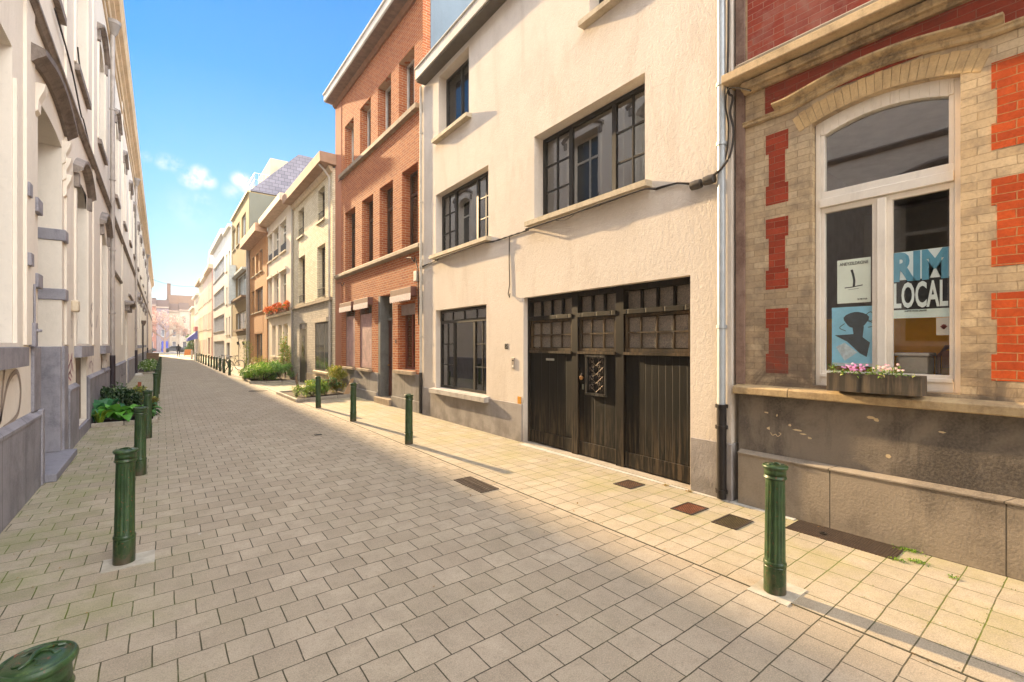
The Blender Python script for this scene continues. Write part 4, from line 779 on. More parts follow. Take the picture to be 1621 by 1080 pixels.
F8 = FR(4.8); WST = stucco('d9d4ca', .15, 'a7a298', .1); W2 = stucco('e4dccd', .15, 'b0a796', .1)
house('slim white plastered house squeezed beside the olive block', F8, 46.2, 51.0, 11.9, W2, [(a, a + 1.1, z, z + 1.6) for a in (47.0, 49.0) for z in (2.6, 5.4, 8.4)] + [(47.2, 49.9, .3, 1.9)], plain('8f8a84', .6), darkglass('3d4042'), SILL, (.25, .2, W2), depth=7)
I_ = house('white flat fronted apartment house with continuous bands of grey windows', F8, 51.05, 63.8, 12.2, WST, [(51.7, 62.9, z0, z1) for z0, z1 in ((8.65, 10.3), (5.75, 7.4), (3.1, 4.7), (.1, 2.1))], plain('b7b5b2', .6), darkglass('7b8087'), plain('6e6a66', .7), (.35, .45, plain('c9c4bb', .7)), depth=8, mull=False)
for z0, z1 in ((8.65, 10.3), (5.75, 7.4), (3.1, 4.7), (.1, 2.1)):
    for i in range(1, 9): s = 51.7 + i * 11.2 / 9; MB().fb(F8, s - .06, s + .06, z0 + .06, z1 - .06, -.19, -.12).build('window_mullion', plain('c4c2be', .6), I_)
J = house('pink edged cream house with a dormer gable, beyond the white apartment house', F8, 63.85, 72.1, 10.7, stucco('e0cdb8', .15, 'b59c84', .1), [(a, a + 1.3, z, z + 2.1) for a in (65, 67.4, 70) for z in (3.6, 7.2)] + [(65, 66.4, .2, 2.6), (68, 71, .5, 2.6)], plain('a8594c', .6), darkglass('55504c'), SILL, (.45, .4, plain('cbb59c', .7)), depth=7)
g = MB(); g.prism([F8(67, 10.9, .02), F8(70.6, 10.9, .02), F8(70.6, 12.6, .02), F8(68.8, 13.6, .02), F8(67, 12.6, .02)], [F8(67, 10.9, -4), F8(70.6, 10.9, -4), F8(70.6, 12.6, -4), F8(68.8, 13.6, -4), F8(67, 12.6, -4)]); g.build('dormer', stucco('dcc7ae', .1, 'b59c84', .1), J)
MB().fb(F8, 68.1, 69.5, 11.2, 12.6, .02, .05).build('dormer_window', darkglass('55504c'), J)
MB().fb(F8, 63.86, 64.8, 0, 10.6, 0, .05).build('pink_strip', plain('bd8272', .8), J)
house('pale pink plastered house with white frames, two doors before the street widens', F8, 72.15, 80.0, 10.6, stucco('e3cfc0', .15, 'b9a08c', .1), [(a, a + 1.2, z, z + 2.0) for a in (73.2, 75.6, 78) for z in (.4, 3.8, 7.3)], plain('efe8dc', .6), darkglass('6a6a66'), SILL, (.4, .3, W2), depth=7)
house('light yellow house with a brown cornice, last tall front on the right', F8, 80.05, 90.0, 11.0, stucco('e2d6b8', .15, 'b5a583', .1), [(a, a + 1.2, z, z + 2.0) for a in (81, 83.6, 86, 88.2) for z in (.4, 3.8, 7.3)], plain('e8e2d6', .6), darkglass('5c6164'), SILL, (.5, .35, plain('a98c6e', .7)), depth=7)
K = house('cream corner house with a blue shop awning far down the right side', F8, 90.05, 101.0, 9.8, stucco('e0d4c2', .15, 'b2a48e', .1), [(a, a + 1.2, z, z + 2.0) for a in (91, 93.6, 96, 98.4) for z in (3.8, 7.0)] + [(92, 99, .3, 2.6)], plain('e8e2d6', .6), darkglass('5c6164'), SILL, (.4, .3, W2), depth=7)
MB().hexa([F8(92, 2.7, 0), F8(97, 2.7, 0), F8(97, 2.3, 1.4), F8(92, 2.3, 1.4)], [F8(92, 4.0, 0), F8(97, 4.0, 0), F8(97, 2.75, 1.4), F8(92, 2.75, 1.4)]).build('awning', plain('4a55a8', .8), K)
MB().fb(F8, 92, 97, 4.05, 4.7, 0, .4).build('red_sign', plain('c46a6a', .8), K)
house('low ochre house at the far right end of the street row', F8, 101.05, 112, 8.4, stucco('c9b38c', .2, '95805f', .1), [(a, a + 1.2, z, z + 1.9) for a in (102.5, 105.5, 108.5) for z in (.6, 3.8)], plain('9c9488', .6), darkglass('5c6164'), SILL, (.4, .3, W2), depth=7)

# ------------------------------------------------------------------ houses that close the street
FZ = FE(136); far = [(-9.5, -4.6, 10.2, '86574c', 'faded pink brick house with red trim closing the street, left of the rust brick front'), (-4.55, -.9, 10.8, '9a6c5e', 'salmon brick terraced front closing the street, behind the bare tree'), (-.85, 1.5, 10.4, '85787c', 'grey lilac house with a blue garage door, closing the street'), (1.55, 3.4, 9.6, '9a8c7c', 'narrow beige front with a tall doorway, right of the blue door'), (3.45, 5.5, 9.9, 'a89c8e', 'pale stone front with curly gable, far end of the street'), (5.55, 8.2, 9.2, '8f836e', 'buff front at the far end beside the hedge'), (8.25, 14, 9.4, '978c7c', 'last beige front at the far end, mostly behind the right hand row')]
for i, (a, b, h, c, lab) in enumerate(far):
    n = max(1, int((b - a) / 1.3)); ws = []
    for k in range(n):
        x = a + (b - a) * (k + .5) / n; ws += [(x - .35, x + .35, z, z + 1.7) for z in (3.6, 6.8)]
        if i != 2 or k != 1: ws.append((x - .4, x + .4, .1 if k == 0 else .8, 2.5))
    r = house(lab, FZ, a, b, h, stucco(c, .3, '5c4a42', .1), ws, plain('dcd4c8', .6) if i else plain('a05048', .6), darkglass('4a4a50'), None, (.3, .25, plain('9c8a7c', .8)), depth=9, roof=(2.2, plain('5e4a42', .85)), mull=False, name='far_house')
    if i == 2: MB().fb(FZ, .1, 1.3, 0, 2.5, 0, .08).build('blue_door', plain('3c48a0', .6), r)
    if i == 1: MB().fb(FZ, -4.4, -2.4, 2.6, 3.1, 0, .3).build('red_awning', plain('b06058', .8), r)
bt = root('roof_block', (6, 150, 0), 'large brown brick building with chimneys rising behind the street end', 'building')
MB().box(1.5, 12, 148, 160, 0, 14.6).build('wall', stucco('7a6052', .3, '5c463a', .1), bt); MB().box(-4, 1.45, 148, 160, 0, 13.2).build('wing', stucco('826a5c', .3, '5c463a', .1), bt)
for (x, z) in ((1.6, 17.6), (-3.5, 15.2)): MB().box(x - .4, x + .4, 148.5, 149.6, 12, z).build('chimney', plain('64493e', .9), bt)
g = MB()
for i in range(9): g.prism([(-10 + i * 1.3, 147, 11.2), (-10 + i * 1.3 + .65, 147, 13.0 + (i % 3) * .3), (-10 + i * 1.3 + 1.3, 147, 11.2)], [(-10 + i * 1.3, 155, 11.2), (-10 + i * 1.3 + .65, 155, 13.0 + (i % 3) * .3), (-10 + i * 1.3 + 1.3, 155, 11.2)])
g.build('gable_row', plain('7c6a60', .9), bt)

# ------------------------------------------------------------------ long cream building on the left
L = root('cream_building', (-1.2, 20, 0), 'long cream neoclassical building with grey stone plinth and hooded windows along the left side', 'building')
FLT = FL(-1.2); CRM = stucco('e9dfd0', .2, 'beb09c', .14, .85, .6)
lw = [(-10.4, -8.9), (-6.1, -4.6), (-1.8, -.3), (1.2, 2.65), (5.3, 6.78), (11.1, 12.62), (15.4, 16.9), (38, 39.4), (42, 43.4), (48, 49.4), (54, 55.4)]
uw = [(-10.4, -8.9), (-6.1, -4.6), (-1.8, -.3), (1.2, 2.65), (5.3, 6.78), (8.2, 9.5), (11.1, 12.62), (14.8, 16.3), (19.9, 21.3), (24.0, 25.4), (28.2, 29.6), (32.4, 33.8), (37.5, 38.9), (42, 43.4), (48, 49.4), (54, 55.4), (60, 61.4), (66, 67.4)]
ops = [(a, b, 1.68, 4.72) for a, b in lw] + [(a, b, 6.62, 9.2) for a, b in uw] + [(8.0, 9.72, 0.0, 4.75), (11.15, 12.6, .22, 1.46), (15.5, 16.8, .5, 1.46)] + [(25.2, 26.6, 0, 3.2)]
g = wall_mesh(FLT, -16, 96, 0, 11.6, ops, .5, 9)
for a, b in lw + uw + [(8.0, 9.72)]:
    top, rise = (4.72, .10 if a == 5.3 else .28) if (a, b) in lw or a == 8.0 else (9.2, .28)
    if a == 8.0: top, rise = 4.75, .05
    for o2, tp in (((a, b), top),):
        if a == 5.3: continue
        for i in range(8):
            a_, b_ = a + .003, b - .003; s0, s1 = a_ + (b_ - a_) * i / 8, a_ + (b_ - a_) * (i + 1) / 8; zz = lambda s: tp - rise * (2 * (s - (a + b) / 2) / (b - a)) ** 2
            g.prism([FLT(s0, zz(s0), -.001), FLT(s1, zz(s1), -.001), FLT(s1, tp - .001, -.001), FLT(s0, tp - .001, -.001)], [FLT(s0, min(zz(s0), tp - .004), -.34), FLT(s1, min(zz(s1), tp - .004), -.34), FLT(s1, tp - .001, -.34), FLT(s0, tp - .001, -.34)])
g.build('wall', CRM, L)
MB().box(-9, -1.7, -15.5, 95.5, 11.601, 11.7).build('roof', plain('5e5650', .9), L)
HS = stone('8c8178', '5b524b', 4., .4, stainamt=.7); GS = stone('8f8c92', '5f5d66', 2.4, .35, 0., .5, .6, .65)
FRW = plain('e0d8c8', .5); DGL = darkglass('2a2e30')
def surround(w, a, b, z0, z1):
    g = MB(); g.fb(FLT, a - .16, a - .03, z0, z1, 0, .03); g.fb(FLT, b + .03, b + .16, z0, z1, 0, .03); g.fb(FLT, a - .16, b + .16, z0 - .04, z0 - .0005, 0, .029); g.build('surround', CRM, w)
for (a, b) in lw: surround(window(L, FLT, a + .004, b - .004, 1.70, 4.70, -.4, FRW, DGL, mull=[(a + b) / 2], rails=[3.9], fw=.07, sill=(GS, .10, .14, .22)), a, b, 1.72, 4.42)
for (a, b) in uw: surround(window(L, FLT, a + .004, b - .004, 6.64, 9.18, -.36, FRW, DGL, mull=[(a + b) / 2], rails=[8.4], fw=.07, sill=(HS, .07, .1, .14)), a, b, 6.66, 8.9)
def hood(a, b, z, rise, name='window_hood', pr=.15):
    g = MB(); n = 12; c = (a + b) / 2; w = (b - a) / 2 + .28
    path = [(c + w * (2 * i / n - 1), z + rise * (1 - (2 * i / n - 1) ** 2)) for i in range(n + 1)]
    sweep(g, FLT, path, [(0, 0), (pr * .5, .01), (pr * .8, .04), (pr, .05), (pr, .10), (0, .14)])
    for s in (a - .2, b + .08): g.fb(FLT, s, s + .12, z - .22, z + .02, 0, pr * .55)
    return g.build(name, HS, L)
for a, b in lw:
    if not 5 < a < 6: hood(a, b, 4.66, .36, pr=.13)
for a, b in uw: hood(a, b, 9.15, .34, pr=.11)
for a in (-3.4, 3.9, 7.25, 9.95, 13.6, 18.2, 23, 35, 45.5): MB().fb(FLT, a, a + .42, 1.7, 11.0, 0, .028).build('pilaster_strip', CRM, L)
for (a, b) in ((19.0, 22.4), (27.4, 30.9), (31.6, 34.6)):
    g = MB(); sweep(g, FLT, [(a, 3.95), (b, 3.95)], [(0, 0), (.05, .01), (.07, .05), (.07, .08), (0, .1)]); g.build('panel_moulding', HS, L)
g = MB(); sweep(g, FLT, [(-16, 5.55), (96, 5.55)], [(0, 0), (.04, 0), (.07, .04), (.09, .05), (.09, .09), (0, .12)]); g.build('string_course', HS, L)
g = MB(); sweep(g, FLT, [(-16, 11.0), (96, 11.0)], [(0, 0), (.05, 0), (.08, .1), (.16, .16), (.16, .26), (.26, .32), (.3, .42), (.3, .52), (.33, .58), (.33, .66), (0, .7)])
sweep(g, FLT, [(-16, 10.5), (96, 10.5)], [(0, 0), (.03, 0), (.05, .04), (.03, .08), (0, .08)]); g.build('cornice', plain('d6bc98', .8, .1, 1.5, 0, .1, .3, .25), L)
# plinth of blue stone, broken at the doors
for (a, b, h) in ((-16, 7.5, .83), (7.505, 7.85, .83), (10.105, 11.1, .95), (12.62, 25.1, .98), (26.7, 96, .98)):
    g = MB(); g.fb(FLT, a, b, 0, h, -.3, .05); sweep(g, FLT, [(a, h), (b, h)], [(-.2, 0), (.06, 0), (.06, .035), (0, .09), (-.2, .09)])
    g.build('plinth', stone('8d8a8f', '5c5a60', 1.6, .4, .92, 3., .7, .6), L, bevel=.005)
MB().fb(FLT, 11.101, 12.619, 0, .2, -.3, .05).build('cellar_step', GS, L)
# doorway with stone jambs
g = MB(); g.fb(FLT, 7.62, 7.995, .92, 1.68, -.4, .03); g.fb(FLT, 7.86, 7.994, 0.0, .919, -.4, .065); g.fb(FLT, 7.995, 8.1, .1, 1.675, -.44, -.01); g.build('door_jamb', GS, L, bevel=.012)
g = MB(); g.fb(FLT, 9.725, 10.1, .0, 1.68, -.44, .03); g.fb(FLT, 9.60, 9.724, .1, 1.675, -.44, -.0); g.build('door_jamb', GS, L, bevel=.012)
for z in (2.38, 3.28): MB().fb(FLT, 9.70, 9.98, z, z + .17, -.44, .045).build('stone_band', GS, L, bevel=.01); MB().fb(FLT, 7.74, 8.015, z, z + .17, -.3, .045).build('stone_band', GS, L, bevel=.01)
MB().fb(FLT, 7.98, 9.75, 0, .1, -.45, .17).build('doorstep', BLUESTONE, L, bevel=.012)
dr = MB().fb(FLT, 8.1, 9.6, .1, 3.3, -.5, -.44).build('door', plain('4c3c30', .5, .2, 3), L)
g = MB()
for s in (8.2, 8.92):
    for (za, zb) in ((.3, 1.1), (1.25, 2.2), (2.35, 3.1)): g.fb(FLT, s, s + .6, za, zb, -.44, -.42)
g.build('door_panel', plain('57463a', .5), dr, bevel=.01)
MB().fb(FLT, 8.1, 9.6, 3.36, 4.6, -.5, -.47).build('fanlight', DGL, L)
g = MB(); path = [(7.45 + 2.6 * i / 14, 4.92 + .20 * math.sin(math.pi * i / 14)) for i in range(15)]
sweep(g, FLT, path, [(0, -.0), (.04, -.0), (.08, .04), (.13, .08), (.15, .10), (.15, .17), (0, .22)]); g.build('door_hood', stone('7d7168', '4d443d', 4., .6, stainamt=.7), L)
for s, z in ((7.78, 4.62), (9.74, 4.62), (9.79, 4.38), (9.84, 4.14)):
    P = [(z - .16, 0), (z - .12, .035), (z + .0, .04), (z + .12, .085), (z + .2, .1), (z + .2, 0)]
    MB().prism([FLT(s, a, b) for a, b in P], [FLT(s + .16, a, b) for a, b in P]).build('hood_bracket', CRM, L)
for (a, b, z0, z1) in ((11.17, 12.58, .24, 1.44), (15.52, 16.78, .52, 1.44)): MB().fb(FLT, a, b, z0, z1, -.12, -.08).build('cellar_shutter', planks('867b70', '9c9184', .2, rough=.8), L)
MB().fb(FLT, 25.22, 26.58, 0, 3.18, -.3, -.25).build('side_door', plain('8a7c6c', .6), L); hood(25.1, 26.7, 3.35, .12, 'side_door_hood', .3)
MB().fb(FLT, 26.9, 27.1, 3.3, 3.6, 0, .3).build('wall_lamp', plain('b9a890', .6), L, bevel=.03)
PG2 = plain('a39a92', .5, .15, 3, .1, .1, .4, .3)
for (s, zt) in ((17.35, 10.9), (33.0, 10.9), (60, 10.9)):
    w = pipe(L, [(-1.1, s, 1.38), (-1.1, s, zt)], .055, PG2, [(-1.1, s, z) for z in (2.6, 4.4, 6.4, 8.4)], n=12); w2 = pipe(L, [(-1.1, s, .0), (-1.1, s, 1.4)], .065, plain('2c2226', .5), [], 'cast_iron_pipe', n=12)
    MB().lathe([(.05, 0), (.1, .1), (.15, .3), (.17, .32), (.17, .42), (.1, .42)], (-1.08, s, zt - .4), 12).build('rain_hopper', plain('8d8680', .6), L, smooth=True)
pipe(L, [(-1.1, 45, .1), (-1.1, 45, 3.2)], .05, IRON); MB().lathe([(.05, 0), (.16, .25), (.16, .4)], (-1.06, 45, 3.15), 10).build('rain_hopper', plain('6b5c50', .6), L)
MB().lathe([(.2, 0), (.2, .07), (.12, .12)], (-1.0, 33.0, 0), 14).build('pipe_foot', plain('c9c4ba', .8), L, smooth=True)
g = MB(); g.tube(smoothpts([FLT(8.9, 6.35, .03), FLT(10.3, 6.2, .04), FLT(11.4, 5.9, .04), FLT(11.9, 5.95, .03), FLT(12.7, 5.7, .05)]), .012, 5); g.tube(sag(FLT(11.0, 6.9, .04), FLT(11.5, 6.6, .05), .1), .012, 5); g.build('facade_cable', CABLE, L)
g = MB(); g.tube([FLT(7.56, 2.4, .04), FLT(7.56, 1.9, .04)], .012, 6); g.lathe([(.06, 0), (.06, .03)], (-1.16, 7.58, 1.85), 10); g.fb(FLT, 7.5, 7.62, 1.68, 1.95, 0, .06); g.fb(FLT, 7.28, 7.42, 3.35, 3.5, 0, .05); g.fb(FLT, 7.28, 7.42, 2.58, 2.72, 0, .06); g.build('bell_box', GS, L, bevel=.01)
MB().fb(FLT, 10.55, 10.75, 2.25, 2.45, 0, .1).build('wall_lamp', plain('c9b9a0', .6), L, bevel=.03)
# graffiti
def graf(strokes, col, w, d=.004):
    g = MB()
    for st in strokes: ribbon(g, smoothpts([FLT(s, z, d) for s, z in st]), w, (1, 0, 0))
    g.build('graffiti', plain(col, .9, .1), L)
graf([[(6.05, 1.62), (6.15, 1.2), (6.33, .98), (6.4, 1.25), (6.5, 1.52)], [(6.33, .98), (6.6, 1.32), (6.95, 1.42), (7.12, 1.25), (7.05, 1.02), (6.8, .93), (6.42, .9)]], '9c8d80', .055)
graf([[(5.2, 1.5), (5.6, 1.1), (5.9, 1.4), (5.8, 1.0)]], '8f8276', .05)
graf([[(13.3, 2.55), (13.7, 2.35), (13.5, 2.1), (13.2, 2.3), (13.6, 2.6), (14.0, 2.2), (13.7, 1.85), (13.4, 2.0)], [(14.1, 2.5), (14.3, 2.1), (14.6, 2.4)]], 'b5aba2', .06)
graf([[(10.2, 1.62), (10.35, 1.5), (10.25, 1.35), (10.5, 1.4), (10.7, 1.55), (10.6, 1.3), (10.3, 1.2), (10.6, 1.1)], [(10.25, 1.15), (10.45, 1.25), (10.7, 1.15)], [(10.3, 1.3), (10.6, 1.45), (10.8, 1.25)]], 'a5707e', .035)
graf([[(10.35, 2.2), (10.5, 2.05), (10.4, 1.9), (10.6, 1.85), (10.5, 1.72)], [(10.3, 1.95), (10.6, 2.1), (10.7, 1.8)]], '8a6a66', .022)
graf([[(13.0, 1.55), (13.2, 1.2), (13.4, 1.5), (13.6, 1.1), (13.8, 1.4)], [(12.95, 1.2), (13.3, 1.35), (13.7, 1.25)]], 'b39a98', .03)
graf([[(15.2, 1.35), (15.6, 1.0), (16.0, 1.3), (16.4, .95), (16.7, 1.25)]], '6e5a50', .04, .06)
graf([[(21.5, .75), (22.2, .5), (22.8, .8), (23.4, .55), (24, .75)], [(21.9, .6), (22.8, .55)]], '5a5560', .04, .056)

# ------------------------------------------------------------------ bollards
def make_bollard():
    r = root('bollard', (0, 0, 0), 'x', 'bollard')
    fl = lambda k, z: 1 - (.075 if k % 4 in (1, 2) else 0) * (1 if .24 < z < .76 else 0)
    MB().lathe([(.09, 0), (.09, .19)], n=40, k=.77).build('base', GREEN, r, smooth=True, bevel=.004)
    MB().lathe([(.088, .19), (.093, .197), (.093, .212), (.087, .222)], n=40, k=.77).build('lower_ring', GREEN, r, smooth=True)
    MB().lathe([(.085, .222), (.083, .235), (.083, .25), (.078, .745), (.078, .765), (.079, .79)], n=64, mod=fl, k=.77).build('fluted_shaft', GREEN, r, smooth=True)
    MB().lathe([(.079, .785), (.0885, .79), (.092, .797), (.0885, .804), (.083, .812)], n=48, k=.79).build('upper_ring', GREEN, r, smooth=True)
    cp = MB().lathe([(.083, .815), (.081, .84), (.081, .852), (.086, .857), (.0925, .861), (.0965, .868), (.0965, .874), (.0935, .880), (.0885, .8825), (.084, .881), (.0825, .878), (.079, .878), (.0765, .8815), (.05, .8845), (.004, .8865)], n=64, k=.82).build('cap', GREEN, r, smooth='full')
    g = MB()
    g.tube(smoothpts([(.065, -.005, .885), (.045, .004, .889), (.02, .012, .891), (-.005, .006, .891), (-.03, -.006, .889), (-.055, .0, .886)], 4), [.002] + [.003 + .0045 * math.sin(i / 20 * 3.14) for i in range(1, 20)] + [.002], 8)
    for q in ([(.02, .01, .89), (.028, -.015, .888), (.02, -.035, .886), (.035, -.042, .884)], [(-.02, 0, .89), (-.02, -.02, .888), (-.035, -.03, .886), (-.03, -.045, .884)], [(.005, .01, .89), (.015, .035, .887), (0, .05, .884)], [(-.04, 0, .889), (-.05, .022, .886), (-.035, .04, .884)]): g.tube(smoothpts(q, 4), .0026, 6)
    g.tube([(.055, -.01, .887), (.068, -.022, .885)], .004, 5)
    g.v = [(x * .84, y * .84, .8885 + (z - .8875) * .9 - .6 * (x * x + y * y)) for x, y, z in g.v]; g.build('emblem', GREEN, cp, smooth=True)
    return r
ball = make_bollard()
grp = 'green cast iron bollards along the street'
bl = [(-.255, 1.69, 1.01, 'green bollard with a relief on its cap, nearest the camera in the bottom left corner'), (-.23, 4.70, 1.0, 'tall green fluted bollard on the left, in front of the stone doorstep'), (-.22, 7.75, 1.0, 'third green bollard from the camera on the left side, beside the doorway'), (-.20, 10.72, .98, 'fourth green bollard on the left, just before the near planting bed'), (-.12, 17.0, .99, 'green bollard on the left just past the near planting bed')]
for i in range(8): bl.append((-.10 + .01 * i, 20 + 3 * i, .98, ['first', 'second', 'third', 'fourth', 'fifth', 'sixth', 'seventh', 'last'][i] + ' bollard of the distant left row, counted from the near planting bed'))
bl += [(3.36, 1.43, .99, 'sunlit green bollard in front of the long cellar grate, nearest on the right'), (3.38, 7.36, .96, 'sunlit green bollard on the right in front of the cream stucco house'), (3.40, 10.3, .96, 'green bollard on the right in front of the red brick house door'), (3.37, 13.04, .96, 'green bollard on the right just before the small planting bed')]
ys = [29.9, 32.75, 35.0, 37.2, 39.0, 41.2, 43.6, 46.4, 49.2, 52, 55, 58]
for i, y in enumerate(ys): bl.append((3.03 - .005 * i, y, .96, ['nearest bollard of the far right row, before the bicycles', 'second bollard of the far right row', 'third bollard of the far right row', 'fourth bollard of the far right row', 'fifth bollard of the far right row', 'sixth bollard of the far right row', 'seventh bollard of the far right row', 'eighth bollard of the far right row', 'ninth bollard of the far right row', 'tenth bollard of the far right row', 'eleventh bollard of the far right row', 'farthest bollard of the right row'][i]))
for i, (x, y, s, lab) in enumerate(bl):
    b = ball if i == 0 else copy_tree(ball); b.location = (x, y, 0); b.scale = (1, 1, s); b.rotation_euler = (R(random.uniform(-.6, .6)), R(random.uniform(-.6, .6)), R(-35 + random.uniform(-15, 15))); b['label'] = lab; b['group'] = grp
ball.rotation_euler = (0, 0, R(52))
g = MB()
for (x, y) in ((-.23, 4.70), (3.36, 1.43)): g.box(x - .13, x + .19, y - .13, y + .13, .0, .006)
g.build('mortar_patch', plain('aaa496', .9, .15, 9, 0, .4), kind='structure')

# ------------------------------------------------------------------ ground fittings
def cover(name, label, c, lx, ly, mat, cat, z=.008):
    r = root(name, (c[0], c[1], 0), label, cat); g = MB(); t = .018
    for q in ((-lx, lx, -ly, -ly + t), (-lx, lx, ly - t, ly), (-lx, -lx + t, -ly + t, ly - t), (lx - t, lx, -ly + t, ly - t)): g.box(c[0] + q[0], c[0] + q[1], c[1] + q[2], c[1] + q[3], -.01, z)
    g.build('rim', plain('3a3029', .7), r); return r
for (lab, c, lx, ly, col) in (('rusty square meter cover before the wide garage board door', (4.53, 3.60), .14, .13, '6b4f3c'), ('reddish brown square cover below the downpipe, between two others', (4.36, 2.69), .16, .12, '84503a'), ('olive brown chequered cover beside the near right bollard', (4.36, 2.24), .17, .12, '5c5038')):
    r = cover('meter_cover', lab, c, lx, ly, None, 'cover'); MB().box(c[0] - lx + .018, c[0] + lx - .018, c[1] - ly + .018, c[1] + ly - .018, -.01, .006).build('plate', plate(col), r); r['group'] = 'square covers in the right pavement'
r = root('cellar_grate', (4.77, 1.47, 0), 'long brown iron cellar grate set against the plinth of the near brick house', 'grate')
MB().box(4.60, 4.915, 1.07, 1.87, -.01, .006).build('plate', plate('6a5646'), r); g = MB()
for i in range(40): y = 1.08 + i * .02; g.box(4.61, 4.905, y, y + .006, .006, .0085)
g.build('bars', plain('4b3f36', .6, .3, 20), r); g = MB(); g.lathe([(.03, .009), (.032, .016), (.02, .018), (.018, .011)], (4.72, 1.6, 0), 14); g.build('lifting_ring', IRON, r)
r = root('gully', (3.05, 4.73, 0), 'slotted iron street gully in the sunlit strip of the road', 'drain')
g = MB(); x0, x1, y0, y1 = 2.92, 3.17, 4.42, 5.05
for q in ((x0, x1, y0, y0 + .025), (x0, x1, y1 - .025, y1), (x0, x0 + .02, y0 + .025, y1 - .025), (x1 - .02, x1, y0 + .025, y1 - .025), ((x0 + x1) / 2 - .012, (x0 + x1) / 2 + .012, y0 + .025, y1 - .025)): g.box(*q, -.01, .009)
g.build('rim', plain('4a3f36', .6, .2, 20), r); g = MB()
for i in range(12): y = y0 + .05 + i * .047; g.box(x0 + .02, x1 - .02, y, y + .02, -.01, .007)
g.build('bars', plain('5a4c40', .6, .3, 20), r); MB().box(x0 + .02, x1 - .02, y0 + .025, y1 - .025, -.01, .0035).build('opening', plain((.008, .007, .006), .9), r)
MB().box(2.3, 2.42, 9.1, 9.2, 0, .006).build('x', IRON).name = 'valve_cover'
o = scene.objects['valve_cover']; tag(o, 'tiny dark valve cover in the middle of the road before the red house', 'cover')
g = MB(); g.lathe([(.32, .0), (.32, .006), (.27, .008), (.01, .008)], (2.85, 19.2, 0), 28); o = g.build('manhole_cover', plate('6b6055')); tag(o, 'round dark manhole cover in the road before the right planting beds', 'manhole cover')
# ------------------------------------------------------------------ planting
LG1 = leafmat('2c4f17', '5c8a2c'); LG2 = leafmat('3c5f1c', '8aa038', 'a8a040'); LG3 = leafmat('1f3c18', '44702c'); LG4 = leafmat('6a7a28', 'b0a848', 'a06a30')
KERB = stone('a39a8c', '6c6456', 5.)
def kerb_run(pts, w=.08, h=.09):
    g = MB()
    for (a, b) in zip(pts[:-1], pts[1:]):
        a = Vector(a); b = Vector(b); L_ = (b - a).length; n = max(1, int(L_ / .5)); t = (b - a) / n; s = Vector((-t.y, t.x, 0)).normalized() * w / 2
        for i in range(n):
            p = a + t * (i + .01); q = a + t * (i + .98); g.hexa([p - s, q - s, q + s, p + s], [v + Vector((0, 0, h + random.uniform(-.006, .006))) for v in (p - s, q - s, q + s, p + s)])
    return g
def bed(label, poly, kpts, soil_z=.05, h=.09):
    r = root('planting_bed', (poly[0][0], poly[0][1], 0), label, 'planting bed')
    kerb_run([(x, y, 0) for x, y in kpts], h=h).build('stone_edging', KERB, r, bevel=.006)
    MB().prism([(x, y, -.01) for x, y in poly], [(x, y, soil_z) for x, y in poly]).build('soil', SOIL, r); return r
def plant(name, label, cat, loc, build, mats, group=None):
    r = root(name, loc, label, cat, group); gs = build(Vector(loc))
    for (nm, g), m in zip(gs, mats): g.build(nm, m, r)
    return r
def shrub(rx, ry, rz, n, L_, W=None, stems=6, up=.35, clumps=9):
    def f(c):
        g = MB(); bush(g, (c.x, c.y, c.z + rz * .9), rx, ry, rz, n, L_, W, up=up, clumps=clumps); s = MB()
        for _ in range(stems):
            e = c + Vector((random.uniform(-.7, .7) * rx, random.uniform(-.7, .7) * ry, random.uniform(.8, 1.5) * rz)); m = c.lerp(e, .5) + Vector((0, 0, .1 * rz)); s.tube([c, m, e], [.012, .009, .004], 5)
        return [('foliage', g), ('stem', s)]
    return f
def broad(n, L_, W, hgt):
    def f(c):
        g = MB()
        for _ in range(n):
            a = random.uniform(0, 6.28); el = random.uniform(.3, 1.1); d = Vector((math.cos(a) * math.cos(el), math.sin(a) * math.cos(el), math.sin(el))); p = c + d * random.uniform(.04, .12); k = random.uniform(.7, 1.2)
            s = d.cross(Vector((0, 0, 1))).normalized(); rows = []
            for i in range(7):
                t = i / 6; q = p + d * L_ * k * t + Vector((0, 0, hgt * .35 * math.sin(t * 2.6) - .55 * L_ * t * t)); wd = W * k * math.sin(math.pi * min(1, t * .92 + .08)) ** .8 * .5; rows.append((q - s * wd + Vector((0, 0, wd * .35)), q, q + s * wd + Vector((0, 0, wd * .35))))
            b0 = len(g.v)
            for q in rows: g.v += [tuple(x) for x in q]
            for i in range(6):
                b_ = b0 + i * 3; g.f += [(b_, b_ + 1, b_ + 4, b_ + 3), (b_ + 1, b_ + 2, b_ + 5, b_ + 4)]
        return [('foliage', g)]
    return f
def blades(n, L_, w=.02):
    def f(c):
        g = MB()
        for _ in range(n):
            a = random.uniform(0, 6.28); l = L_ * random.uniform(.6, 1.1); o = Vector((math.cos(a), math.sin(a), 0)); s = Vector((-o.y, o.x, 0)) * w; p = c + o * random.uniform(0, .05)
            q = [p, p + o * l * .15 + Vector((0, 0, l * .5)), p + o * l * .4 + Vector((0, 0, l * .8)), p + o * l * .75 + Vector((0, 0, l * .75))]
            g.add([q[0] - s, q[0] + s, q[1] - s, q[1] + s, q[2] - s * .7, q[2] + s * .7, q[3]], [(0, 1, 3, 2), (2, 3, 5, 4), (4, 5, 6)])
        return [('foliage', g)]
    return f
STEM = plain('5c4a34', .9)
bed('narrow stone edged planting bed against the cream building on the left', [(-1.14, 12.75), (-.14, 12.75), (-.14, 16.6), (-1.14, 16.6)], [(-1.14, 12.7), (-.1, 12.7), (-.08, 16.65), (-1.14, 16.65)])
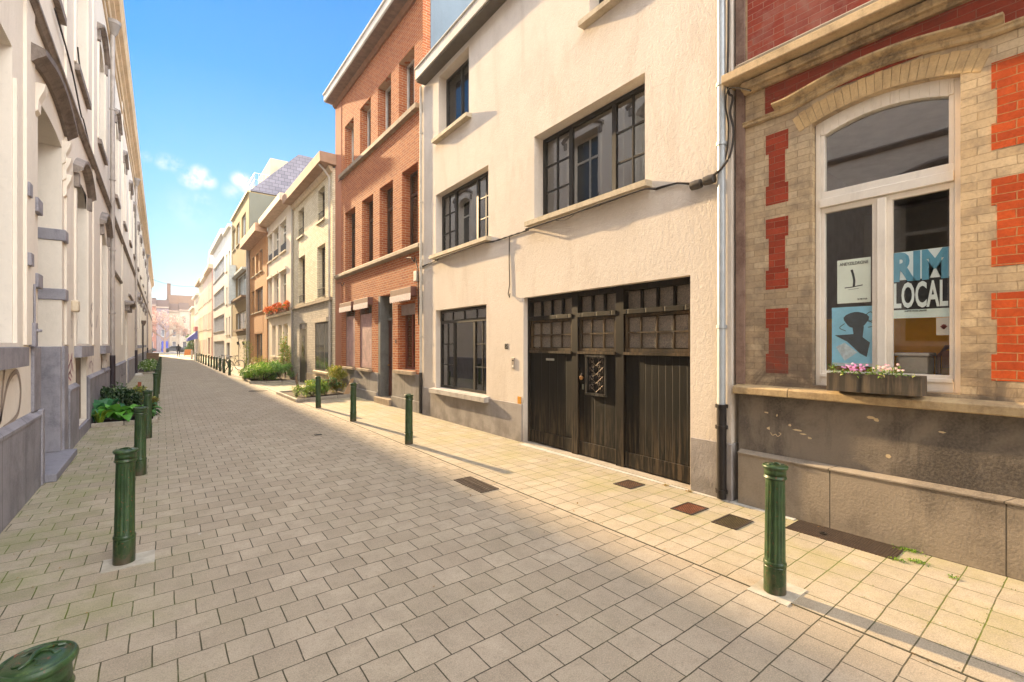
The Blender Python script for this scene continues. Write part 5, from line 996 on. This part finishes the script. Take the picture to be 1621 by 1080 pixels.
plant('hosta', 'big leaved green plant in the middle front of the left bed', 'plant', (-.72, 13.05, .05), broad(26, .42, .26, .3), [leafmat('4a8a2c', '6fae3c', '9ac06a')])
plant('hosta', 'dark bluish broad leaved plant at the wall side of the left bed', 'plant', (-.98, 13.25, .05), broad(22, .46, .24, .5), [leafmat('1f5a34', '3f7a48')])
plant('hosta', 'low spreading green plant by the road edge of the left bed', 'plant', (-.35, 13.3, .05), broad(26, .36, .2, .22), [leafmat('2c5a2c', '5a8a44')])
plant('grass_clump', 'tuft of yellow green blades in the near wall corner of the left bed', 'plant', (-1.02, 12.9, .05), blades(60, .34, .012), [leafmat('6a8a1c', 'a5b83c')])
plant('shrub', 'dark glossy shrub behind the hostas in the left bed', 'shrub', (-.85, 14.6, .05), shrub(.42, .8, .34, 2200, .11, .06, clumps=14), [leafmat('1c3414', '3c5a24', '8a9a70'), STEM])
plant('shrub', 'yellowish low shrub beside the brown stake in the left bed', 'shrub', (-.42, 15.0, .05), shrub(.3, .6, .26, 1600, .10, .05, clumps=14), [leafmat('4a5a1c', '9a9a3c', '7a5a2c'), STEM])
o = MB().box(-.55, -.47, 16.9, 16.96, 0, .62).build('wooden_stake', plain('8a4f38', .8)); tag(o, 'short reddish brown wooden stake standing behind the near left bed', 'stake')
o.rotation_euler = (0, R(2), 0)
bed('second stone edged planting bed on the left, before the wooden crate', [(-1.14, 34.5), (-.25, 34.5), (-.25, 46), (-1.14, 46)], [(-1.14, 34.4), (-.2, 34.4), (-.2, 46.1)], h=.12)
for i, y in enumerate((35.5, 38.5, 41.5, 44.5)): plant('shrub', ['nearest low green shrub in the second left bed', 'second low green shrub in the far left bed', 'third low shrub in the far left bed', 'farthest low shrub in the far left bed'][i], 'shrub', (-.7, y, .05), shrub(.42, 1.3, .30, 700, .16, .08), [leafmat('3f6a1e', '8aa53a', 'd8d8c0'), STEM], 'shrubs in the second left bed')
r = root('wooden_crate', (-.65, 58, 0), 'brown wooden planter crate at the far left side of the road', 'crate'); g = MB()
for i in range(5): z = .06 + i * .17; g.box(-1.1, -.2, 57.6, 57.63, z, z + .15); g.box(-1.1, -.2, 58.4, 58.43, z, z + .15); g.box(-.2, -.17, 57.6, 58.43, z, z + .15); g.box(-1.13, -1.1, 57.6, 58.43, z, z + .15)
g.build('boards', plain('7c6248', .8, .2), r); MB().box(-1.09, -.21, 57.64, 58.39, 0, .8).build('soil', SOIL, r)
# right beds
bed('small stone edged bed against the white and red brick houses on the right', [(3.24, 14.85), (5.08, 15.6), (5.0, 17.9), (3.24, 17.5)], [(5.1, 15.3), (3.2, 14.7), (3.2, 17.6), (4.95, 18.0)])
plant('shrub', 'low green plant at the near edge of the small right bed', 'shrub', (3.85, 15.6, .05), shrub(.5, .45, .26, 2400, .09, .035, clumps=14), [leafmat('55801e', '9cb442', 'b8b458'), STEM])
plant('shrub', 'bluish green leafy plant in the middle of the small right bed', 'shrub', (4.35, 16.1, .05), shrub(.45, .5, .3, 2400, .08, .05, clumps=14), [leafmat('3c6a3a', '6f9a5c', 'a83c30'), STEM])
plant('shrub', 'tall yellow green shrub against the red house in the small right bed', 'shrub', (4.85, 16.4, .05), shrub(.36, .5, .46, 2800, .09, .03, up=.9, clumps=14), [leafmat('7a8a24', 'b5ac44', 'a08a38'), STEM])
o = MB().tube([(3.45, 15.9, .04), (3.5, 15.93, .35), (3.44, 15.98, .62), (3.5, 16.0, .8)], [.05, .04, .035, .012], 8).build('tree_stump', plain('6a5442', .9, .2, 9, 0, .8)); tag(o, 'thin brown cut stump in the small right bed', 'stump')
o = MB().hexa([(4.75, 15.35, .02), (4.9, 15.3, .02), (4.9, 15.34, .04), (4.75, 15.39, .04)], [(5.05, 15.5, .55), (5.13, 15.47, .55), (5.13, 15.51, .57), (5.05, 15.54, .57)]).build('wooden_board', plain('9a7a58', .8)); tag(o, 'weathered wooden board leaning on the red house plinth by the small bed', 'board')
bed('large stone edged bed overflowing with greenery before the cream house on the right', [(3.2, 23.1), (4.9, 22.7), (4.9, 27.5), (3.3, 26.5)], [(4.9, 22.6), (3.15, 23.1), (3.28, 26.6), (4.9, 27.6)])
plant('shrub', 'feathery bright green bush spilling over the front of the large right bed', 'shrub', (3.75, 23.9, .05), shrub(.72, .95, .40, 6500, .13, .035, up=.6, clumps=20), [leafmat('5a8c1e', '96bc3a', 'c8d070'), STEM])
plant('shrub', 'rounded light green bush beside the pipe in the large right bed', 'shrub', (4.45, 23.6, .05), shrub(.5, .65, .45, 4200, .10, .045, clumps=16), [leafmat('4f8a34', '8fb85a'), STEM])
plant('shrub', 'low green bush at the road end of the large right bed', 'shrub', (3.6, 25.6, .05), shrub(.62, .95, .34, 3600, .12, .04, clumps=16), [leafmat('3c6a1c', '7aa034'), STEM])
plant('shrub', 'yellow and reddish bush behind the front greenery of the large bed', 'shrub', (4.1, 25.2, .05), shrub(.55, .85, .66, 3400, .10, .04, up=.8, clumps=16), [LG4, STEM])
plant('climbing_shrub', 'tall loose shrub climbing beside the grey pipe of the cream house', 'shrub', (4.72, 24.1, .05), shrub(.26, .5, 1.05, 900, .12, .06, 9, .8, 14), [leafmat('6a8a34', 'a8b060', 'c08a4a'), STEM])
for i, (x, y) in enumerate(((3.85, 30.2), (4.2, 31.6))):
    def sap(c):
        s = MB(); s.tube([c, c + Vector((.03, 0, 1.0)), c + Vector((0, .02, 2.0))], [.045, .03, .012], 6); g = MB()
        for _ in range(130): leaf(g, c + Vector((random.gauss(0, .1), random.gauss(0, .1), random.uniform(.1, 1.9))), rdir(.2), .1, .05)
        return [('stem', s), ('foliage', g)]
    plant('sapling', ['thin leafy sapling before the pale ground floor, nearer the road', 'thin leafy sapling before the pale ground floor, nearer the wall'][i], 'tree', (x, y, 0), sap, [plain('7a7a34', .9), LG2])
plant('shrub', 'little round plant at the foot of the saplings', 'shrub', (4.0, 30.6, 0), shrub(.4, .5, .2, 600, .1, .05), [LG2, STEM])
for i, (x, y, n, rr) in enumerate(((4.93, 1.04, 90, .05), (4.70, .945, 60, .035), (4.90, 1.06, 40, .05), (4.62, 1.05, 40, .03), (4.58, .73, 26, .02), (4.86, 3.0, 40, .03), (4.84, 3.3, 30, .03))):
    g = MB()
    for _ in range(n): leaf(g, (x + random.gauss(0, rr * .6), y + random.gauss(0, rr * .8), .006), rdir(.7), random.uniform(.015, .035), .01)
    o = g.build('weed', leafmat('4f7a1c', '88a82c') if i < 5 else leafmat('8a7a30', 'b09a50', 'c06a3a')); tag(o, ['bright green weed tuft at the far end of the cellar grate', 'small weed tuft growing in a paving joint beyond the grate', 'flat weed hugging the plinth beside the grate end', 'weed strip along the corner of the cellar grate', 'tiny weed in the pavement joint, nearest the right edge', 'dry weed and fallen leaves at the right foot of the garage', 'fallen leaves before the garage board door'][i], 'weed')
# moss tufts in the joints of the right pavement
g = MB()
for _ in range(1500):
    k = random.random(); row = random.randint(-4, 22); y = .915 + (row - 4) * .2085; x = random.uniform(3.4, 4.85)
    if random.random() < .5: x = 3.52 + .237 * random.randint(-1, 5); y = random.uniform(.2, 4.5)
    if math.sin(x * 5 + 1) + math.sin(y * 3.1) < .35: continue
    leaf(g, (x + random.gauss(0, .003), y + random.gauss(0, .003), .0), rdir(.8), random.uniform(.006, .014), .006)
o = g.build('joint_moss', leafmat('6a7a1c', '9a9a34')); o['kind'] = 'stuff'; o['label'] = 'moss growing in the pavement joints'; o['category'] = 'moss'
g = MB()
for _ in range(260):
    x, y = random.choice(((random.uniform(-1.1, -.7), random.uniform(4, 14)), (random.uniform(4.5, 4.9), random.uniform(.3, 12)), (random.uniform(-1, 5), random.uniform(1.5, 16)), (3.3 + random.gauss(0, .05), random.uniform(.5, 12))))
    leaf(g, (x, y, .005), Vector((random.gauss(0, 1), random.gauss(0, 1), .12)), random.uniform(.012, .04), random.uniform(.008, .02), .05)
o = g.build('leaf_litter', leafmat('7a5a34', 'a88a58', '5a4a34')); o['kind'] = 'stuff'; o['label'] = 'scattered dry leaf bits on the paving'; o['category'] = 'litter'
# bare tree at the street end
def branch(s, p, d, l, r, lev, tips):
    q = p + d * l; s.tube([p, p.lerp(q, .5) + rdir(0) * l * .05, q], [r, r * .8, r * .6], 6 if lev < 2 else 4, False)
    if lev >= 4: tips.append(q); return
    for _ in range(3 if lev < 3 else 4): branch(s, q if random.random() < .6 else p.lerp(q, .7), (d + rdir(.25) * .85).normalized(), l * random.uniform(.6, .8), r * .6, lev + 1, tips)
r = root('bare_tree', (.6, 121, 0), 'spreading bare tree with pale buds at the far end of the street', 'tree')
s = MB(); tips = []; s.tube([(.6, 121, 0), (.6, 121, 2.6)], [.25, .18], 8); branch(s, Vector((.6, 121, 2.5)), Vector((.05, 0, 1)), 2.3, .16, 0, tips); branch(s, Vector((.6, 121, 2.5)), Vector((-.7, .1, .8)).normalized(), 2.3, .13, 0, tips); branch(s, Vector((.6, 121, 2.5)), Vector((.7, -.1, .8)).normalized(), 2.2, .13, 0, tips)
s.build('trunk', plain('a58c7c', .9), r); g = MB()
for t_ in tips:
    for _ in range(14): leaf(g, t_ + rdir(0) * random.uniform(.1, .8), rdir(), .2, .13)
g.build('crown', leafmat('c8a090', 'e0c4b4'), r)
r = root('bare_tree', (-2.0, 119, 0), 'smaller pinkish bare tree half hidden behind the left cornice line', 'tree'); s = MB(); tips = []; s.tube([(-2.0, 119, 0), (-2.0, 119, 2.4)], [.2, .14], 8); branch(s, Vector((-2.0, 119, 2.3)), Vector((.2, 0, 1)).normalized(), 1.6, .13, 0, tips); branch(s, Vector((-2.0, 119, 2.3)), Vector((-.6, 0, .8)).normalized(), 1.5, .12, 0, tips); s.build('trunk', plain('a58c7c', .9), r); g = MB()
for t_ in tips: 
    for _ in range(14): leaf(g, t_ + rdir(0) * random.uniform(.1, .8), rdir(), .2, .13)
g.build('crown', leafmat('c08c84', 'dab4a8'), r)
o = None
plant('hedge', 'dark green ivy hedge beside the blue awning at the far right', 'hedge', (4.3, 104, 0), shrub(.7, 2.5, 1.7, 1400, .35, .2), [LG1, STEM])
# ------------------------------------------------------------------ bicycles among the far bollards
def make_bike():
    r = root('bicycle', (0, 0, 0), 'x', 'bicycle'); fr_ = plain('3a4a3a', .4, .1, 6, .4)
    for y in (-.52, .52):
        g = MB(); n = 26; g.tube([(0, y + .33 * math.cos(6.2832 * i / n), .34 + .33 * math.sin(6.2832 * i / n)) for i in range(n + 1)], .018, 6, False); w = g.build('wheel', plain('1c1c1c', .7), r)
        g = MB(); n = 20; g.tube([(0, y + .305 * math.cos(6.2832 * i / n), .34 + .305 * math.sin(6.2832 * i / n)) for i in range(n + 1)], .009, 5, False)
        for i in range(12): a = i * math.pi / 6; g.tube([(0, y, .34), (0, y + .3 * math.cos(a), .34 + .3 * math.sin(a))], .002, 3, False)
        g.tube([(-.03, y, .34), (.03, y, .34)], .02, 6); g.build('rim', ZINC, w)
    g = MB(); bb = (0, -.08, .3); st = (0, -.2, .82); hd = (0, .36, .82); ax = (0, -.52, .34)
    for a, b in ((bb, st), (st, hd), (bb, (0, .38, .7)), (ax, bb), (ax, st), ((0, .34, .9), (0, .42, .6)), ((0, .42, .6), (0, .52, .34))): g.tube([a, b], .015, 6)
    g.build('frame', fr_, r); g = MB(); g.tube([(-.28, .2, .98), (-.2, .3, 1.0), (0, .35, .98), (.2, .3, 1.0), (.28, .2, .98)], .012, 6); g.tube([(0, .34, .88), (0, .35, .98)], .012, 6); g.build('handlebar', ZINC, r)
    g = MB(); g.tube([st, (0, -.23, .93)], .012, 6); g.prism([(-.07, -.36, .93), (.07, -.36, .93), (.02, -.08, .93), (-.02, -.08, .93)], [(-.07, -.36, .98), (.07, -.36, .98), (.015, -.08, .96), (-.015, -.08, .96)]); g.build('saddle', plain('2a201a', .6), r)
    g = MB(); g.tube([(-.1, -.08, .3), (.1, -.08, .3)], .012, 6); g.box(-.13, -.07, -.12, .0, .2, .22); g.box(.07, .13, -.16, -.04, .38, .4); g.build('pedals', IRON, r)
    return r
bk = make_bike()
for i, (x, y, a, lab) in enumerate([(3.35, 34.2, 12, 'bicycle leaning just behind the second bollard of the far right row'), (3.4, 37.6, -10, 'bicycle parked among the middle bollards of the far right row'), (3.4, 40.0, 8, 'bicycle parked farthest along the right bollard row'), (3.75, 36.0, 60, 'bicycle turned across the pavement behind the far right bollards')]):
    b = bk if i == 0 else copy_tree(bk); b.location = (x, y, 0); b.rotation_euler = (0, R(6), R(a)); b['label'] = lab; b['group'] = 'bicycles parked among the far right bollards'
# pale posts beyond
for i, (x, y) in enumerate(((2.95, 60.5), (2.9, 66.5))):
    o = MB().lathe([(.1, 0), (.1, 1.0), (.06, 1.08)], (x, y, 0), 10).build('white_post', plain('d8cfc0', .7)); tag(o, ['nearer white marker post past the right bollard row', 'farther white marker post past the right bollard row'][i], 'post', 'white posts past the right bollards')
r = root('sandwich_board', (3.2, 84, 0), 'orange stand on the pavement before the far blue awning', 'stand'); MB().hexa([(2.7, 83.5, .15), (3.8, 83.5, .15), (3.8, 84.3, .15), (2.7, 84.3, .15)], [(2.8, 83.7, 1.0), (3.7, 83.7, 1.0), (3.7, 84.1, 1.0), (2.8, 84.1, 1.0)]).build('panel', plain('d98a4a', .7), r)
g = MB(); [g.tube([(x, y, 0), (x, y, .2)], .03, 5) for x in (2.8, 3.7) for y in (83.6, 84.2)]; g.build('leg', IRON, r)
# cable over the street
o = MB().tube(sag((-1.2, 85, 11.3), (4.8, 80, 10.2), .5, 16), .02, 5).build('overhead_cable', CABLE); tag(o, 'thin cable slung across the street between the rooftops', 'cable')
# person far down the street
r = root('person', (2.0, 82, 0), 'person in dark clothes walking in the road far down the street', 'person')
def skin_body(name, verts, edges, radii, mat, parent, base):
    me = bpy.data.meshes.new(name); me.from_pydata([tuple(Vector(v)) for v in verts], edges, []); o = bpy.data.objects.new(name, me); scene.collection.objects.link(o); o.parent = parent
    o.modifiers.new('skin', 'SKIN'); o.modifiers.new('sub', 'SUBSURF').levels = 1; o.modifiers['sub'].render_levels = 1
    for i, rd in enumerate(radii): me.skin_vertices[0].data[i].radius = (rd, rd)
    me.skin_vertices[0].data[0].use_root = True; me.materials.append(mat); return o
vv = [(0, 0, .95), (0, 0, 1.2), (0, .02, 1.42), (0, .03, 1.52), (0, .05, 1.66), (-.2, 0, 1.42), (-.26, .05, 1.15), (-.22, .25, .98), (.2, 0, 1.42), (.26, .05, 1.15), (.22, .25, .98), (-.1, 0, .88), (-.11, .15, .5), (-.1, .05, .08), (.1, 0, .88), (.11, -.1, .5), (.1, -.3, .1), (-.1, .2, .04), (.1, -.16, .03)]
ee = [(0, 1), (1, 2), (2, 3), (3, 4), (2, 5), (5, 6), (6, 7), (2, 8), (8, 9), (9, 10), (0, 11), (11, 12), (12, 13), (0, 14), (14, 15), (15, 16), (13, 17), (16, 18)]
skin_body('body', vv, ee, [.15, .15, .15, .06, .1, .07, .05, .04, .07, .05, .04, .09, .065, .045, .09, .065, .045, .04, .04], plain('2a2a30', .9), r, None)
g = MB(); g.lathe([(.02, 1.56), (.09, 1.6), (.105, 1.68), (.08, 1.76), (.02, 1.79)], (0, .04, 0), 12); hd = MB(); hd.v, hd.f = g.v, g.f
me = bpy.data.meshes.new('hair'); me.from_pydata(hd.v, [], hd.f); me.materials.append(plain('3a2a20', .9)); o = bpy.data.objects.new('hair', me); scene.collection.objects.link(o); o.parent = r
# vehicles at the street end
def make_car(col):
    r = root('parked_car', (0, 0, 0), 'x', 'car'); bm_ = MB()
    prof = [(-2.1, .35), (-2.1, .75), (-1.9, .9), (-1.2, .98), (-.6, 1.42), (.8, 1.45), (1.6, 1.0), (2.05, .9), (2.12, .5), (2.1, .35)]
    bm_.prism([(x, -.85, z) for x, z in prof], [(x, .85, z) for x, z in prof]); bm_.build('body', col, r, bevel=.06)
    g = MB(); 
    for sy in (-.856, .852): g.prism([(-1.0, sy, 1.0), (-.55, sy, 1.36), (.75, sy, 1.38), (1.35, sy, 1.0)], [(-1.0, sy + .004, 1.0), (-.55, sy + .004, 1.36), (.75, sy + .004, 1.38), (1.35, sy + .004, 1.0)])
    g.build('side_window', DGL, r)
    for x in (-1.35, 1.35):
        for y in (-.8, .8): g = MB(); g.tube([(x, y - .1, .32), (x, y + .1, .32)], .32, 16); g.build('wheel', plain('1a1a1a', .8), r)
    return r
car = make_car(plain('4a5058', .3, .05, 3, .4))
for i, (x, y, a, lab) in enumerate([(-3.0, 126, 0, 'dark car parked crosswise at the left of the street end'), (2.4, 129, 4, 'dark car parked before the houses that close the street')]):
    c = car if i == 0 else copy_tree(car); c.location = (x, y, 0); c.rotation_euler = (0, 0, R(a)); c['label'] = lab; c['group'] = 'cars parked at the street end'

# thin morning haze that pales the street end
hz = bpy.data.materials.new('haze'); hz.use_nodes = True; ht = hz.node_tree; ht.nodes.clear(); ho = ht.nodes.new('ShaderNodeOutputMaterial'); hv = ht.nodes.new('ShaderNodeVolumePrincipled')
hv.inputs['Color'].default_value = (.95, .95, .96, 1); hv.inputs['Density'].default_value = .0012; hv.inputs['Anisotropy'].default_value = .2; ht.links.new(hv.outputs[0], ho.inputs['Volume'])
o = MB().box(-152, 152, -82, 262, -1.0, 20).build('haze', hz); o['kind'] = 'stuff'; o['label'] = 'thin haze in the street air'; o['category'] = 'haze'
scene.cycles.volume_step_rate = 4; scene.cycles.volume_bounces = 0
